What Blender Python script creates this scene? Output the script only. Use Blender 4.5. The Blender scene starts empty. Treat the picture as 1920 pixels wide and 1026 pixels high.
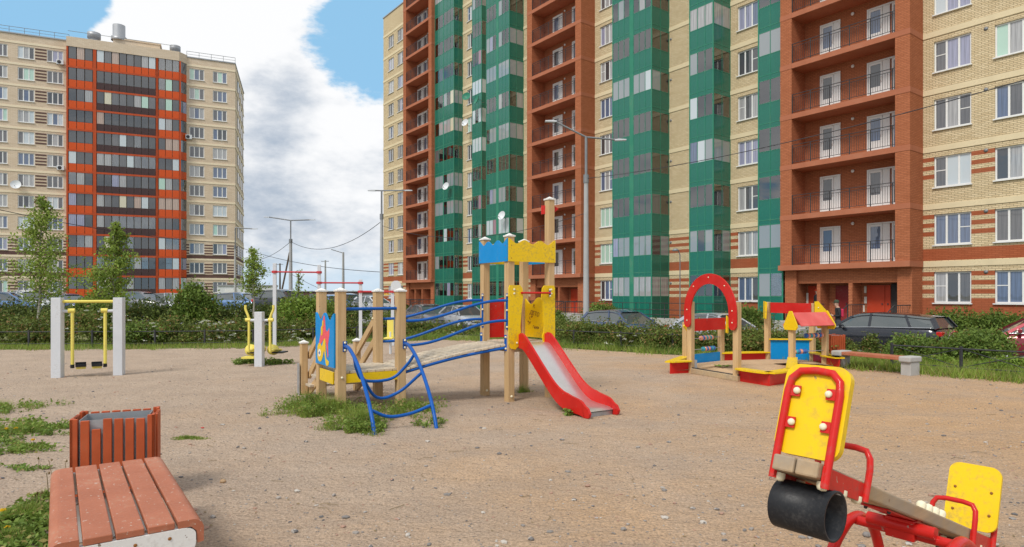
import bpy, bmesh, math, random
import numpy as np
from mathutils import Vector, Matrix
random.seed(7)
rng = np.random.default_rng(11)
C = bpy.context.scene.collection
scene = bpy.context.scene
R = math.radians

# ---------------------------------------------------------------- camera
F = 1210.0; HZ = 553.0; EYE = 1.6          # focal length and horizon in pixels of the 1920 px photograph
cam = bpy.data.objects.new('camera', bpy.data.cameras.new('camera'))
C.objects.link(cam)
cam.location = (0, 0, EYE); cam.rotation_euler = (R(90), 0, 0)
cam.data.sensor_width = 36.0; cam.data.lens = 36.0 * F / 1920.0
cam.data.shift_y = (HZ - 513.0) / 1920.0
cam.data.clip_end = 3000
scene.camera = cam
scene.view_settings.view_transform = 'Standard'
scene.view_settings.look = 'None'
scene.view_settings.exposure = -0.20
scene.view_settings.gamma = 1.0
scene.view_settings.use_curve_mapping = False
scene.render.engine = 'CYCLES'

# ---------------------------------------------------------------- node helper
class G:
    def __init__(s, nt): s.nt = nt
    def n(s, t, _ins=None, **props):
        nd = s.nt.nodes.new(t)
        for k, v in props.items(): setattr(nd, k, v)
        for k, v in (_ins or {}).items():
            sock = nd.inputs[k]
            if isinstance(v, bpy.types.NodeSocket): s.nt.links.new(v, sock)
            else: sock.default_value = v
        return nd
    def math(s, op, a, b=0.0, c=0.0, clamp=False):
        return s.n('ShaderNodeMath', {0: a, 1: b, 2: c}, operation=op, use_clamp=clamp).outputs[0]
    def vmath(s, op, a, b=(0, 0, 0)):
        return s.n('ShaderNodeVectorMath', {0: a, 1: b}, operation=op)
    def noise(s, vec, scale, detail=4, rough=.55, out='Fac'):
        return s.n('ShaderNodeTexNoise', {'Vector': vec, 'Scale': scale, 'Detail': detail, 'Roughness': rough}).outputs[out]
    def mr(s, v, a, b, c=0.0, d=1.0, smooth=False):
        return s.n('ShaderNodeMapRange', {0: v, 1: a, 2: b, 3: c, 4: d}, interpolation_type='SMOOTHSTEP' if smooth else 'LINEAR').outputs[0]
    def mix(s, f, a, b, blend='MIX'):
        nd = s.n('ShaderNodeMix', data_type='RGBA', blend_type=blend)
        for sock, v in ((nd.inputs[0], f), (nd.inputs[6], a), (nd.inputs[7], b)):
            if isinstance(v, bpy.types.NodeSocket): s.nt.links.new(v, sock)
            elif isinstance(v, tuple): sock.default_value = (*v, 1) if len(v) == 3 else v
            else: sock.default_value = v
        return nd.outputs[2]
    def sep(s, v): return s.n('ShaderNodeSeparateXYZ', {0: v})
    def comb(s, x, y, z): return s.n('ShaderNodeCombineXYZ', {0: x, 1: y, 2: z}).outputs[0]

# ---------------------------------------------------------------- world: sky with clouds
SUN_EL, SUN_AZ = R(50), R(215)        # azimuth clockwise from +Y: behind and to the left of the camera
w = bpy.data.worlds.new('World'); scene.world = w; w.use_nodes = True
nt = w.node_tree; nt.nodes.clear(); g = G(nt)
sky = g.n('ShaderNodeTexSky', sky_type='NISHITA', sun_disc=False, sun_elevation=SUN_EL, sun_rotation=SUN_AZ,
          air_density=1.0, dust_density=1.2, ozone_density=1.5)
dirv = g.n('ShaderNodeTexCoord').outputs['Generated']
d = g.sep(dirv)
up = g.math('MAXIMUM', d.outputs[2], 0.0)
def squash(off): return g.vmath('ADD', g.vmath('MULTIPLY', dirv, (1.0, 1.0, 2.1)).outputs[0], off).outputs[0]
def dens(off): return g.noise(squash(off), 2.6, 12, .60)
n1 = dens((3.1, .4, 1.3)); n1u = dens((3.1 - .02, .4, 1.3 + .085))
n2 = g.noise(squash((7.7, 1.1, .3)), 9.0, 8, .58); n2u = g.noise(squash((7.7 - .006, 1.1, .3 + .022)), 9.0, 8, .58)
def lobe(px, py, r0, r1):
    v = Vector(((px - 960) / F, 1, (HZ - py) / F)).normalized()
    dt = g.n('ShaderNodeVectorMath', {0: dirv, 1: tuple(v)}, operation='DOT_PRODUCT').outputs['Value']
    return g.mr(dt, math.cos(math.atan(r1 / F)), math.cos(math.atan(r0 / F)), 0, 1, True)
blue = g.math('ADD', g.math('MULTIPLY', lobe(700, 0, 10, 290), 0.52), g.math('MULTIPLY', lobe(-10, -20, 20, 170), 0.95))
white = g.math('ADD', g.math('MULTIPLY', lobe(300, 20, 60, 360), 0.30), g.math('MULTIPLY', lobe(560, 330, 40, 260), 0.26))
n1b = g.math('ADD', g.math('MULTIPLY', g.math('SUBTRACT', n1, .5), 1.9), .56)
cov = g.math('ADD', g.math('ADD', g.math('SUBTRACT', n1b, blue), white), g.math('MULTIPLY', g.math('SUBTRACT', n2, .5), .55))
mask = g.mr(cov, 0.31, 0.46, 0, 1, True)
relief = g.math('ADD', g.math('MULTIPLY', g.math('SUBTRACT', n1u, n1), 3.2), g.math('MULTIPLY', g.math('SUBTRACT', n2u, n2), 1.0))
greyb = g.math('ADD', g.math('MULTIPLY', lobe(505, 195, 10, 110), 0.75), g.math('SUBTRACT', g.math('MULTIPLY', lobe(500, 400, 20, 120), 0.22), g.math('MULTIPLY', lobe(640, 300, 20, 130), 0.28)))
greyb = g.math('SUBTRACT', greyb, g.math('MULTIPLY', lobe(310, 0, 100, 310), 0.8))
shade = g.math('ADD', g.math('ADD', g.math('MULTIPLY', g.math('SUBTRACT', n1, .46), 1.3), relief), g.math('ADD', greyb, .20))
shade = g.mr(shade, 0.0, 1.0, 0, 1, True)
ccol = g.mix(shade, (16.2, 16.3, 16.5), (6.9, 8.2, 10.0))
bcol = g.mix(0.75, sky.outputs[0], (6.0, 11.8, 17.2))
mask = g.math('MULTIPLY', mask, g.mr(g.math('ADD', up, g.math('MULTIPLY', g.math('SUBTRACT', n2, .5), .10)), 0.0, 0.085, 0.25, 1.0, True))
hzc = g.mix(g.mr(up, 0.0, .12, .75, 0), bcol, (9.6, 12.0, 14.2))
fin = g.mix(mask, hzc, ccol)
bg = g.n('ShaderNodeBackground', {0: fin, 1: 0.070})
nt.links.new(bg.outputs[0], g.n('ShaderNodeOutputWorld').inputs[0])

sl = bpy.data.lights.new('sun', 'SUN'); sl.energy = 3.1; sl.angle = R(17); sl.color = (1, .95, .87)
so = bpy.data.objects.new('sun', sl); C.objects.link(so)
so.rotation_euler = (R(90) - SUN_EL, 0, -SUN_AZ + R(180)); so.location = (0, 0, 60)

# ---------------------------------------------------------------- material library
MATS = {}
def newmat(name):
    m = bpy.data.materials.new(name); m.use_nodes = True; m.node_tree.nodes.clear()
    gg = G(m.node_tree); b = gg.n('ShaderNodeBsdfPrincipled'); o = gg.n('ShaderNodeOutputMaterial')
    m.node_tree.links.new(b.outputs[0], o.inputs[0]); MATS[name] = m
    return m, gg, b, o
def setc(gg, sock, v):
    if isinstance(v, bpy.types.NodeSocket): gg.nt.links.new(v, sock)
    else: sock.default_value = (*v, 1) if isinstance(v, tuple) and len(v) == 3 else v
def bump(gg, b, h, strength=.3, dist=.01):
    bn = gg.n('ShaderNodeBump', {'Height': h, 'Strength': strength, 'Distance': dist})
    gg.nt.links.new(bn.outputs[0], b.inputs['Normal'])
def objc(gg): return gg.n('ShaderNodeTexCoord').outputs['Object']
def paint(name, col, rough=.4, var=.12, scale=3.0, dirt=(.25, .2, .15), dirtamt=.25, metallic=0.0, coat=0.0, bmp=.08, chips=None):
    m, gg, b, o = newmat(name); oc = objc(gg)
    n = gg.noise(oc, scale, 5, .6); f = gg.noise(oc, scale * 14, 4, .6)
    c1 = gg.mix(gg.mr(n, .3, .7), tuple(x * (1 - var) for x in col), tuple(min(1, x * (1 + var) + .01 * var) for x in col))
    c2 = gg.mix(gg.math('MULTIPLY', gg.mr(gg.math('MULTIPLY', n, f), .27, .42), dirtamt), c1, dirt)
    if chips: c2 = gg.mix(gg.mr(gg.noise(oc, chips[1], 3, .5), chips[2], chips[2] + .02), c2, chips[0])
    setc(gg, b.inputs['Base Color'], c2)
    b.inputs['Metallic'].default_value = metallic
    setc(gg, b.inputs['Roughness'], gg.mr(f, .3, .7, rough * .8, min(1, rough * 1.25)))
    b.inputs['Coat Weight'].default_value = coat * .4; b.inputs['Coat Roughness'].default_value = .08; b.inputs['Specular IOR Level'].default_value = .22 if not metallic else .5
    if name.startswith('car_') or name == 'panel_green': b.inputs['Coat Weight'].default_value = coat; b.inputs['Specular IOR Level'].default_value = .4
    if bmp: bump(gg, b, f, bmp, .003)
    return m
def brickmat(name, c1, c2, mortar, stripes=None, red=((.42, .12, .055), (.36, .10, .045)), bw=.27, bh=.082, ms=.011):
    m, gg, b, o = newmat(name); oc = objc(gg); s = gg.sep(oc)
    u = gg.math('ADD', s.outputs[0], s.outputs[1]); vec = gg.comb(u, s.outputs[2], 0.0)
    def br(a, c, mm):
        t = gg.n('ShaderNodeTexBrick', {'Vector': vec, 'Color1': (*a, 1), 'Color2': (*c, 1), 'Mortar': (*mm, 1), 'Scale': 1.0,
            'Mortar Size': ms, 'Mortar Smooth': .2, 'Brick Width': bw, 'Row Height': bh, 'Bias': 0.0}); return t
    t = br(c1, c2, mortar); col = t.outputs[0]
    if stripes:
        t2 = br(red[0], red[1], tuple(x * .8 for x in red[1]))
        z = s.outputs[2]; mask = None
        for a, c in stripes:
            q = gg.math('MULTIPLY', gg.math('GREATER_THAN', z, a), gg.math('LESS_THAN', z, c))
            mask = q if mask is None else gg.math('MAXIMUM', mask, q)
        col = gg.mix(mask, col, t2.outputs[0])
    n = gg.noise(oc, .35, 5, .6); n2 = gg.noise(vec, 6, 3, .6)
    col = gg.mix(gg.mr(n, .35, .7, 0, .35), col, tuple(x * .78 for x in c1) if not stripes else (.36, .28, .19), 'MIX') if not stripes else gg.mix(gg.mr(n, .4, .75, 0, .18), col, (.33, .25, .17))
    col = gg.mix(gg.mr(n2, .3, .75, .0, .22), col, gg.mix(1.0, col, (.6, .55, .5), 'MULTIPLY'))
    setc(gg, b.inputs['Base Color'], col); b.inputs['Roughness'].default_value = .85; b.inputs['Specular IOR Level'].default_value = .08
    bump(gg, b, t.outputs[1], -.35, .01)
    return m

# stripes of red brick on the right-hand block (height above its own ground)
def strz(k, full=True):
    top = 2.96 + 2.8 * k - .25 + .4
    L = []
    for i in range(3): L.append((top - .21 * (2 * i + 1), top - .42 * i))
    return L
st = strz(0) + [(-1, strz(0)[-1][0] - .21)] + strz(1) + [(3.66, strz(1)[-1][0] - .62)]
BEI1, BEI2, BMOR = (.76, .63, .41), (.64, .51, .31), (.28, .215, .14)
brickmat('brick_beige', BEI1, BEI2, BMOR, stripes=st)
brickmat('brick_beige_high', BEI1, BEI2, BMOR, stripes=st + strz(2))
brickmat('brick_orange', (.49, .175, .085), (.40, .135, .062), (.24, .085, .048))
brickmat('brick_far', (.74, .61, .47), (.66, .53, .39), (.52, .41, .31), bw=.5, bh=.15)
brickmat('brick_brown', (.16, .095, .085), (.13, .08, .07), (.12, .08, .07), bw=.5, bh=.15)
paint('course_beige', (.70, .59, .39), .8, .08, 1.0)
paint('course_far', (.80, .68, .50), .8, .08, 1.0)
paint('course_orange', (.41, .145, .078), .8, .1, 1.0)
paint('balcony_soffit', (.36, .10, .05), .85, .12, 1.0)
paint('window_white', (.78, .78, .77), .35, .04, 2.0)
paint('panel_green', (.005, .145, .10), .24, .15, .8, (.05, .12, .08), .2, coat=.35, bmp=0)
paint('frame_green', (.035, .22, .14), .4, .1, 1.0)
paint('panel_orange', (.62, .085, .012), .3, .12, .5, coat=.3, bmp=0)
paint('frame_orange', (.48, .075, .02), .5, .1, 1.0)
paint('panel_brown', (.065, .035, .035), .35, .1, .8, coat=.2, bmp=0)
paint('frame_brown', (.12, .085, .075), .5, .1, 1.0)
paint('door_red', (.50, .055, .02), .45, .1, 1.0)
paint('door_dark_red', (.22, .02, .02), .45, .1, 1.0)
paint('iron_dark', (.045, .045, .05), .55, .1, 4.0)
paint('metal_grey', (.22, .23, .24), .5, .1, 4.0, metallic=.3)
paint('metal_lightgrey', (.60, .62, .65), .45, .06, 3.0)
paint('roof_metal', (.35, .36, .38), .5, .1, 1.0, metallic=.4)
paint('interior_dark', (.05, .045, .045), .9, .2, 1.0)
paint('interior_wall', (.62, .54, .44), .9, .1, 1.0)
paint('concrete', (.42, .41, .39), .9, .15, 5.0, (.2, .19, .17), .5, bmp=.4)
paint('concrete_pole', (.40, .40, .395), .85, .1, 2.0, (.3, .29, .27), .3, bmp=.2)
paint('yellow_paint', (.80, .53, .008), .36, .07, 2.0, (.35, .26, .08), .55, coat=.25, chips=((.35, .27, .1), 40, .735))
paint('yellow_soft', (.78, .66, .14), .38, .05, 2.0)
paint('red_paint', (.56, .016, .012), .34, .12, 3.0, (.28, .10, .08), .5, coat=.3, chips=((.4, .25, .2), 27, .72))
paint('red_faded', (.62, .10, .09), .45, .12, 3.0, (.45, .3, .25), .3)
paint('red_bar', (.52, .05, .06), .4, .05, 3.0)
paint('blue_tube', (.002, .085, .36), .36, .08, 3.0, (.1, .12, .2), .2, coat=.06)
paint('blue_panel', (.001, .24, .60), .42, .06, 2.0, (.2, .3, .35), .2)
paint('cream_cap', (.78, .72, .52), .35, .04, 8.0)
paint('fish_pink', (.78, .10, .13), .4, .05, 3.0)
paint('marker_brown', (.28, .12, .03), .8, .1, 3.0)
paint('white_worn', (.74, .73, .70), .6, .05, 3.0, (.35, .3, .25), .35, chips=((.25, .20, .16), 19, .675), bmp=.2)
paint('bench_red', (.40, .138, .075), .5, .12, 3.0, (.44, .31, .22), .55, chips=((.52, .42, .35), 46, .675), bmp=.5)
paint('bin_slat', (.44, .085, .028), .5, .2, 4.0, (.3, .12, .06), .4, bmp=.2)
paint('zinc', (.42, .44, .46), .45, .12, 6.0, metallic=.6)
paint('rubber', (.018, .019, .022), .42, .2, 5.0, (.09, .085, .08), .35, bmp=.2)
paint('tyre_black', (.02, .02, .02), .8, .1, 3.0)
paint('plastic_black', (.02, .02, .022), .5, .1, 3.0)
paint('curtain', (.62, .60, .57), .9, .06, 2.0)
paint('blind', (.66, .66, .62), .8, .05, 2.0)
paint('cloth_black', (.015, .016, .02), .9, .1, 3.0); paint('cloth_grey', (.06, .06, .07), .9, .1, 3.0)
paint('cloth_green', (.05, .07, .045), .9, .1, 3.0); paint('cloth_pink', (.55, .03, .09), .8, .1, 3.0)
paint('skin', (.55, .33, .24), .6, .05, 3.0); paint('hair', (.03, .02, .015), .8, .1, 3.0)
paint('kerb_stone', (.40, .39, .37), .9, .12, 3.0, bmp=.3)
paint('tarp_white', (.68, .70, .72), .5, .05, 1.0)
paint('paper', (.7, .68, .62), .8, .1, 6.0)
for nm, c in (('car_black', (.012, .014, .022)), ('car_blue', (.035, .065, .15)), ('car_silver', (.42, .44, .47)), ('car_grey', (.16, .16, .18)),
              ('car_white', (.66, .68, .70)), ('car_red', (.22, .012, .025)), ('car_bluelight', (.12, .22, .42))):
    paint(nm, c, .3, .04, 1.0, (.2, .18, .16), .1, metallic=.35, coat=1.0, bmp=0)
def emissive_free(name, col, rough=.2, coat=.5):
    m, gg, b, o = newmat(name); b.inputs['Base Color'].default_value = (*col, 1); b.inputs['Roughness'].default_value = rough
    b.inputs['Coat Weight'].default_value = coat; return m
emissive_free('lamp_red', (.5, .01, .01)); emissive_free('lamp_clear', (.7, .7, .72), .1)
emissive_free('chrome', (.7, .7, .72), .15).node_tree.nodes['Principled BSDF'].inputs['Metallic'].default_value = 1
emissive_free('plate_white', (.7, .7, .7), .4)
for i, c in enumerate(((.75, .32, .22), (.03, .14, .45), (.03, .34, .42), (.80, .45, .32))): emissive_free('bead%d' % i, c, .45, .1)
def panemat(name, col, rough=.04, fold_shade=False, refl=.9, grad=None):
    m, gg, b, o = newmat(name); oc = objc(gg)
    c = col
    if fold_shade:
        s = gg.sep(oc); wv = gg.noise(gg.comb(gg.math('MULTIPLY', s.outputs[0], 26), 0.0, gg.math('MULTIPLY', s.outputs[2], .6)), 1.0, 2, .5)
        c = gg.mix(gg.mr(wv, .35, .65), tuple(x * .55 for x in col), col)  # darker stripes paint the shade of curtain folds into the flat pane
    setc(gg, b.inputs['Base Color'], c); b.inputs['Roughness'].default_value = .6
    b.inputs['Coat Weight'].default_value = 1.0; b.inputs['Coat Roughness'].default_value = .01; b.inputs['Coat IOR'].default_value = 1.9
    bn = gg.n('ShaderNodeBump', {'Height': gg.noise(oc, .9, 2, .5), 'Strength': .35, 'Distance': .02})
    gg.nt.links.new(bn.outputs[0], b.inputs['Coat Normal'])
    return m
panemat('pane_dark', (.035, .038, .045)); panemat('pane_dim', (.11, .11, .12), fold_shade=True); panemat('pane_curtain', (.42, .42, .43), fold_shade=True)
panemat('pane_painted_reflection', (.24, .27, .29)); panemat('pane_blue', (.10, .15, .27), fold_shade=True); panemat('pane_white', (.50, .56, .60)); panemat('pane_mint', (.40, .60, .50))  # first pane: pale blue-grey paints a sky reflection into its colour
panemat('pane_cream', (.60, .55, .40)); panemat('pane_sky', (.05, .38, .62)); panemat('pane_lilac', (.33, .34, .50), fold_shade=True)
panemat('pane_peach', (.52, .36, .28), fold_shade=True); panemat('pane_mauve', (.30, .16, .22)); panemat('car_glass', (.035, .048, .048))
m, gg, b, o = newmat('clear_glass'); m.node_tree.nodes.remove(b)
fr = gg.n('ShaderNodeFresnel', {0: 1.9}); tr = gg.n('ShaderNodeBsdfTransparent', {0: (.78, .82, .84, 1)}); gl = gg.n('ShaderNodeBsdfGlossy', {'Roughness': .01})
mx = gg.n('ShaderNodeMixShader', {0: gg.math('ADD', fr.outputs[0], .12)}); gg.nt.links.new(tr.outputs[0], mx.inputs[1]); gg.nt.links.new(gl.outputs[0], mx.inputs[2])
gg.nt.links.new(mx.outputs[0], o.inputs[0])

def woodmat(name, c1, c2, axis=2, knots=True, rough=.6, scale=1.0, grey=0.0):
    m, gg, b, o = newmat(name); oc = objc(gg); sc = [28.0 * scale] * 3; sc[axis] = 1.3 * scale
    v = gg.vmath('MULTIPLY', oc, tuple(sc)).outputs[0]; n = gg.noise(v, 1.0, 6, .65); big = gg.noise(oc, 1.6, 4, .6)
    col = gg.mix(gg.mr(n, .32, .68), c2, c1)
    col = gg.mix(gg.mr(big, .35, .7, 0, .35), col, tuple(x * .8 for x in c2))
    if grey: col = gg.mix(gg.mr(gg.noise(oc, 5, 5, .65), .4, .62, 0, grey), col, (.27, .25, .22))
    if knots:
        vo = gg.n('ShaderNodeTexVoronoi', {'Vector': oc, 'Scale': 5.0}).outputs['Distance']
        col = gg.mix(gg.mr(vo, .03, .05, .55, 0), col, (.16, .08, .04))
    setc(gg, b.inputs['Base Color'], col); b.inputs['Roughness'].default_value = rough; b.inputs['Specular IOR Level'].default_value = .15; bump(gg, b, n, .35, .002)
    return m
woodmat('wood_post', (.64, .45, .245), (.48, .315, .155)); woodmat('wood_plank', (.70, .59, .44), (.50, .41, .30), axis=1, grey=.45)
woodmat('wood_beam', (.50, .36, .215), (.36, .25, .145), axis=0, grey=.5); woodmat('wood_board', (.55, .42, .26), (.42, .30, .17), axis=0, grey=.3)
woodmat('bark_birch', (.50, .48, .44), (.22, .19, .16), axis=0, knots=False); woodmat('bark_brown', (.16, .12, .08), (.09, .07, .05), knots=False)
def leafmat(name, c1, c2, dry=(.16, .13, .03), dryamt=.06, trans=.3):
    m, gg, b, o = newmat(name); ri = gg.n('ShaderNodeNewGeometry').outputs['Random Per Island']; oc = objc(gg)
    big = gg.noise(oc, 1.3, 4, .6)
    col = gg.mix(gg.math('ADD', gg.math('MULTIPLY', ri, .55), gg.mr(big, .35, .65, 0, .5)), c2, c1)
    col = gg.mix(gg.math('GREATER_THAN', ri, 1 - dryamt), col, dry)
    setc(gg, b.inputs['Base Color'], col); b.inputs['Roughness'].default_value = .55; b.inputs['Specular IOR Level'].default_value = .2
    tl = gg.n('ShaderNodeBsdfTranslucent', {0: col}); mx = gg.n('ShaderNodeMixShader', {0: trans})
    gg.nt.links.new(b.outputs[0], mx.inputs[1]); gg.nt.links.new(tl.outputs[0], mx.inputs[2]); gg.nt.links.new(mx.outputs[0], o.inputs[0])
    return m
leafmat('leaf_hedge', (.23, .28, .06), (.055, .09, .02), (.28, .18, .07), .12)
leafmat('leaf_bush', (.22, .31, .06), (.08, .135, .028)); leafmat('leaf_bright', (.26, .36, .055), (.11, .19, .03))
leafmat('leaf_birch', (.38, .48, .10), (.17, .26, .05), trans=.42); leafmat('leaf_dark', (.15, .19, .045), (.05, .08, .02))
leafmat('grass_blade', (.33, .42, .075), (.15, .23, .04), (.34, .28, .12), .12); leafmat('weed_leaf', (.27, .37, .07), (.09, .16, .03), (.34, .30, .10), .10)
leafmat('flower_white', (.75, .75, .66), (.6, .62, .5), (.6, .6, .4), .0); leafmat('flower_yellow', (.80, .58, .01), (.75, .45, .01), dryamt=0)
leafmat('stem_dry', (.34, .26, .14), (.22, .16, .08)); leafmat('leaf_far', (.10, .13, .06), (.07, .09, .045))

# ground materials
m, gg, b, o = newmat('sand'); oc = objc(gg); s = gg.sep(oc)
big = gg.noise(oc, .30, 6, .62); med = gg.noise(oc, 1.4, 6, .62); fine = gg.noise(oc, 46, 6, .75); grit = gg.noise(oc, 150, 3, .7)
lft = gg.mr(gg.math('ADD', gg.math('MULTIPLY', gg.math('SUBTRACT', s.outputs[0], gg.math('MULTIPLY', s.outputs[1], .20)), .12), gg.math('MULTIPLY', gg.math('SUBTRACT', big, .5), 3.2)), -.75, .75, 0, 1, True)
c_or = gg.mix(gg.mr(med, .3, .7), (.66, .42, .235), (.55, .345, .19)); c_gr = gg.mix(gg.mr(med, .3, .7), (.58, .45, .345), (.47, .36, .275))
col = gg.mix(lft, c_gr, c_or)
worn = gg.mr(gg.noise(gg.vmath('MULTIPLY', oc, (.8, 1.6, 1.0)).outputs[0], .9, 6, .68), .46, .62, 0, .30, True)
col = gg.mix(worn, col, (.40, .32, .26))
col = gg.mix(gg.mr(fine, .44, .60, 0, .68), col, (.24, .175, .125))
col = gg.mix(gg.mr(grit, .56, .75, 0, .5), col, (.66, .56, .46))
v1 = gg.n('ShaderNodeTexVoronoi', {'Vector': oc, 'Scale': 42.0, 'Randomness': 1.0})
chipm = gg.math('MULTIPLY', gg.mr(v1.outputs['Distance'], .10, .22, 1, 0), gg.math('GREATER_THAN', gg.sep(v1.outputs['Color']).outputs[0], .78))
col = gg.mix(gg.math('MULTIPLY', chipm, .8), col, gg.mix(gg.sep(v1.outputs['Color']).outputs[1], (.16, .145, .135), (.48, .44, .40)))
v2 = gg.n('ShaderNodeTexVoronoi', {'Vector': oc, 'Scale': 7.0})
setc(gg, b.inputs['Base Color'], col); b.inputs['Roughness'].default_value = .95; b.inputs['Specular IOR Level'].default_value = .05
h = gg.math('ADD', gg.math('MULTIPLY', gg.noise(oc, 4.5, 6, .6), 1.1), gg.math('ADD', gg.math('MULTIPLY', fine, .7), gg.math('MULTIPLY', gg.noise(oc, 11, 6, .72), .8)))
h = gg.math('ADD', h, gg.math('MULTIPLY', chipm, .4))
dn = gg.noise(gg.vmath('MULTIPLY', oc, (1.0, 1.35, 1.0)).outputs[0], 8.5, 5, .62)
h = gg.math('ADD', h, gg.math('MULTIPLY', gg.mr(dn, .36, .60, 0, 1, True), .55))
colb = b.inputs['Base Color'].links[0].from_socket
setc(gg, b.inputs['Base Color'], gg.mix(gg.mr(gg.noise(oc, 13, 6, .76), .53, .64, 0, .38), colb, (.36, .28, .22)))
bump(gg, b, h, .9, .026)
def groundmat(name, a, c, sc, bs=.5, bd=.03, extra=None):
    m, gg, b, o = newmat(name); oc = objc(gg)
    n = gg.noise(oc, sc, 7, .65); f = gg.noise(oc, sc * 20, 4, .7)
    col = gg.mix(gg.mr(gg.math('ADD', gg.math('MULTIPLY', n, .6), gg.math('MULTIPLY', f, .4)), .35, .65), a, c)
    setc(gg, b.inputs['Base Color'], col); b.inputs['Roughness'].default_value = .92; bump(gg, b, f, bs, bd)
groundmat('sandbox_sand', (.56, .38, .22), (.46, .30, .17), 2.5, .8, .02); groundmat('grass_ground', (.14, .18, .045), (.20, .18, .07), .8)
groundmat('asphalt', (.20, .20, .20), (.27, .265, .26), .5, .3, .01); groundmat('far_field', (.10, .14, .05), (.15, .16, .07), .05)
groundmat('soil', (.18, .13, .09), (.12, .09, .06), 1.5); groundmat('stone', (.36, .33, .30), (.20, .18, .17), 3.0)
groundmat('steel_slide', (.62, .62, .60), (.74, .74, .73), 3.0, .05, .002)
MATS['steel_slide'].node_tree.nodes['Principled BSDF'].inputs['Metallic'].default_value = .85
MATS['steel_slide'].node_tree.nodes['Principled BSDF'].inputs['Roughness'].default_value = .32
M = MATS

# ---------------------------------------------------------------- geometry helpers
class MB:
    def __init__(s): s.v = []; s.f = []; s.mi = []; s.sm = []
    def add(s, vs, fs, mi=0, smooth=False):
        o = len(s.v); s.v += [tuple(p) for p in vs]
        for f in fs: s.f.append([i + o for i in f]); s.mi.append(mi); s.sm.append(smooth)
        return s
    def box(s, x0, x1, y0, y1, z0, z1, mi=0, T=None):
        vs = [Vector((x, y, z)) for z in (z0, z1) for y in (y0, y1) for x in (x0, x1)]
        if T is not None: vs = [T @ p for p in vs]
        return s.add(vs, [(0, 2, 3, 1), (4, 5, 7, 6), (0, 1, 5, 4), (2, 6, 7, 3), (0, 4, 6, 2), (1, 3, 7, 5)], mi)
    def quad(s, a, b, c, d, mi=0): return s.add([a, b, c, d], [(0, 1, 2, 3)], mi)
    def beam(s, p0, p1, w, h, mi=0, upv=(0, 0, 1)):      # square bar between two points
        p0, p1 = Vector(p0), Vector(p1); a = (p1 - p0).normalized(); upv = Vector(upv)
        if abs(a.dot(upv)) > .98: upv = Vector((0, 1, 0))
        sd = a.cross(upv).normalized(); u = sd.cross(a)
        vs = [p + sd * (w / 2 * i) + u * (h / 2 * j) for p in (p0, p1) for i, j in ((-1, -1), (1, -1), (1, 1), (-1, 1))]
        return s.add(vs, [(0, 1, 2, 3), (7, 6, 5, 4), (0, 4, 5, 1), (1, 5, 6, 2), (2, 6, 7, 3), (3, 7, 4, 0)], mi)
    def tube(s, pts, r, n=8, mi=0, closed=False, r1=None):
        pts = [Vector(p) for p in pts]; N = len(pts); rings = []; prev = None
        for i, p in enumerate(pts):
            if closed: t = (pts[(i + 1) % N] - pts[i - 1]).normalized()
            else: t = (pts[min(i + 1, N - 1)] - pts[max(i - 1, 0)]).normalized()
            if prev is None:
                a = Vector((0, 0, 1)) if abs(t.z) < .9 else Vector((1, 0, 0)); nrm = t.cross(a).normalized()
            else: nrm = (prev - t * prev.dot(t)).normalized()
            prev = nrm; bn = t.cross(nrm); rr = r if r1 is None else r + (r1 - r) * i / max(1, N - 1)
            rings.append([p + (nrm * math.cos(2 * math.pi * k / n) + bn * math.sin(2 * math.pi * k / n)) * rr for k in range(n)])
        vs = [q for ring in rings for q in ring]; fs = []
        for i in range(N if closed else N - 1):
            j = (i + 1) % N
            for k in range(n): fs.append((i * n + k, i * n + (k + 1) % n, j * n + (k + 1) % n, j * n + k))
        s.add(vs, fs, mi, True)
        if not closed: s.add(rings[0], [tuple(reversed(range(n)))], mi); s.add(rings[-1], [tuple(range(n))], mi)
        return s
    def lathe(s, prof, n=16, mi=0, T=None, smooth=True):   # prof: list of (r, z)
        vs = []
        for r, z in prof:
            for k in range(n):
                p = Vector((r * math.cos(2 * math.pi * k / n), r * math.sin(2 * math.pi * k / n), z)); vs.append(T @ p if T is not None else p)
        fs = [(i * n + k, i * n + (k + 1) % n, (i + 1) * n + (k + 1) % n, (i + 1) * n + k) for i in range(len(prof) - 1) for k in range(n)]
        return s.add(vs, fs, mi, smooth)
    def prism(s, poly, o, ux, uy, th, mi=0, smooth=False):   # polygon in the plane (ux,uy) extruded by th along ux x uy
        o, ux, uy = Vector(o), Vector(ux), Vector(uy); nn = ux.cross(uy).normalized() * th; k = len(poly)
        fr_ = [o + ux * a + uy * c for a, c in poly]; bk = [p + nn for p in fr_]
        s.add(fr_ + bk, [tuple(reversed(range(k))), tuple(range(k, 2 * k))], mi)
        s.add(fr_ + bk, [(i, (i + 1) % k, k + (i + 1) % k, k + i) for i in range(k)], mi, smooth)
        return s
    def mesh(s, name, mats):
        me = bpy.data.meshes.new(name); me.from_pydata(s.v, [], s.f)
        for m_ in (mats if isinstance(mats, (list, tuple)) else [mats]): me.materials.append(M[m_] if isinstance(m_, str) else m_)
        me.polygons.foreach_set('material_index', s.mi); me.polygons.foreach_set('use_smooth', s.sm); me.update(); return me
def link(name, me, parent=None, loc=(0, 0, 0), rz=0.0, bevel=0.0, seg=2):
    o = bpy.data.objects.new(name, me); C.objects.link(o); o.location = loc; o.rotation_euler = (0, 0, rz)
    if parent is not None: o.parent = parent
    if bevel:
        b_ = o.modifiers.new('bevel', 'BEVEL'); b_.width = bevel; b_.segments = seg; b_.limit_method = 'ANGLE'; b_.angle_limit = R(40)
    return o
def obj(name, mb, mats, parent=None, loc=(0, 0, 0), rz=0.0, bevel=0.0, seg=2):
    return link(name, mb.mesh(name, mats), parent, loc, rz, bevel, seg)
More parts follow.
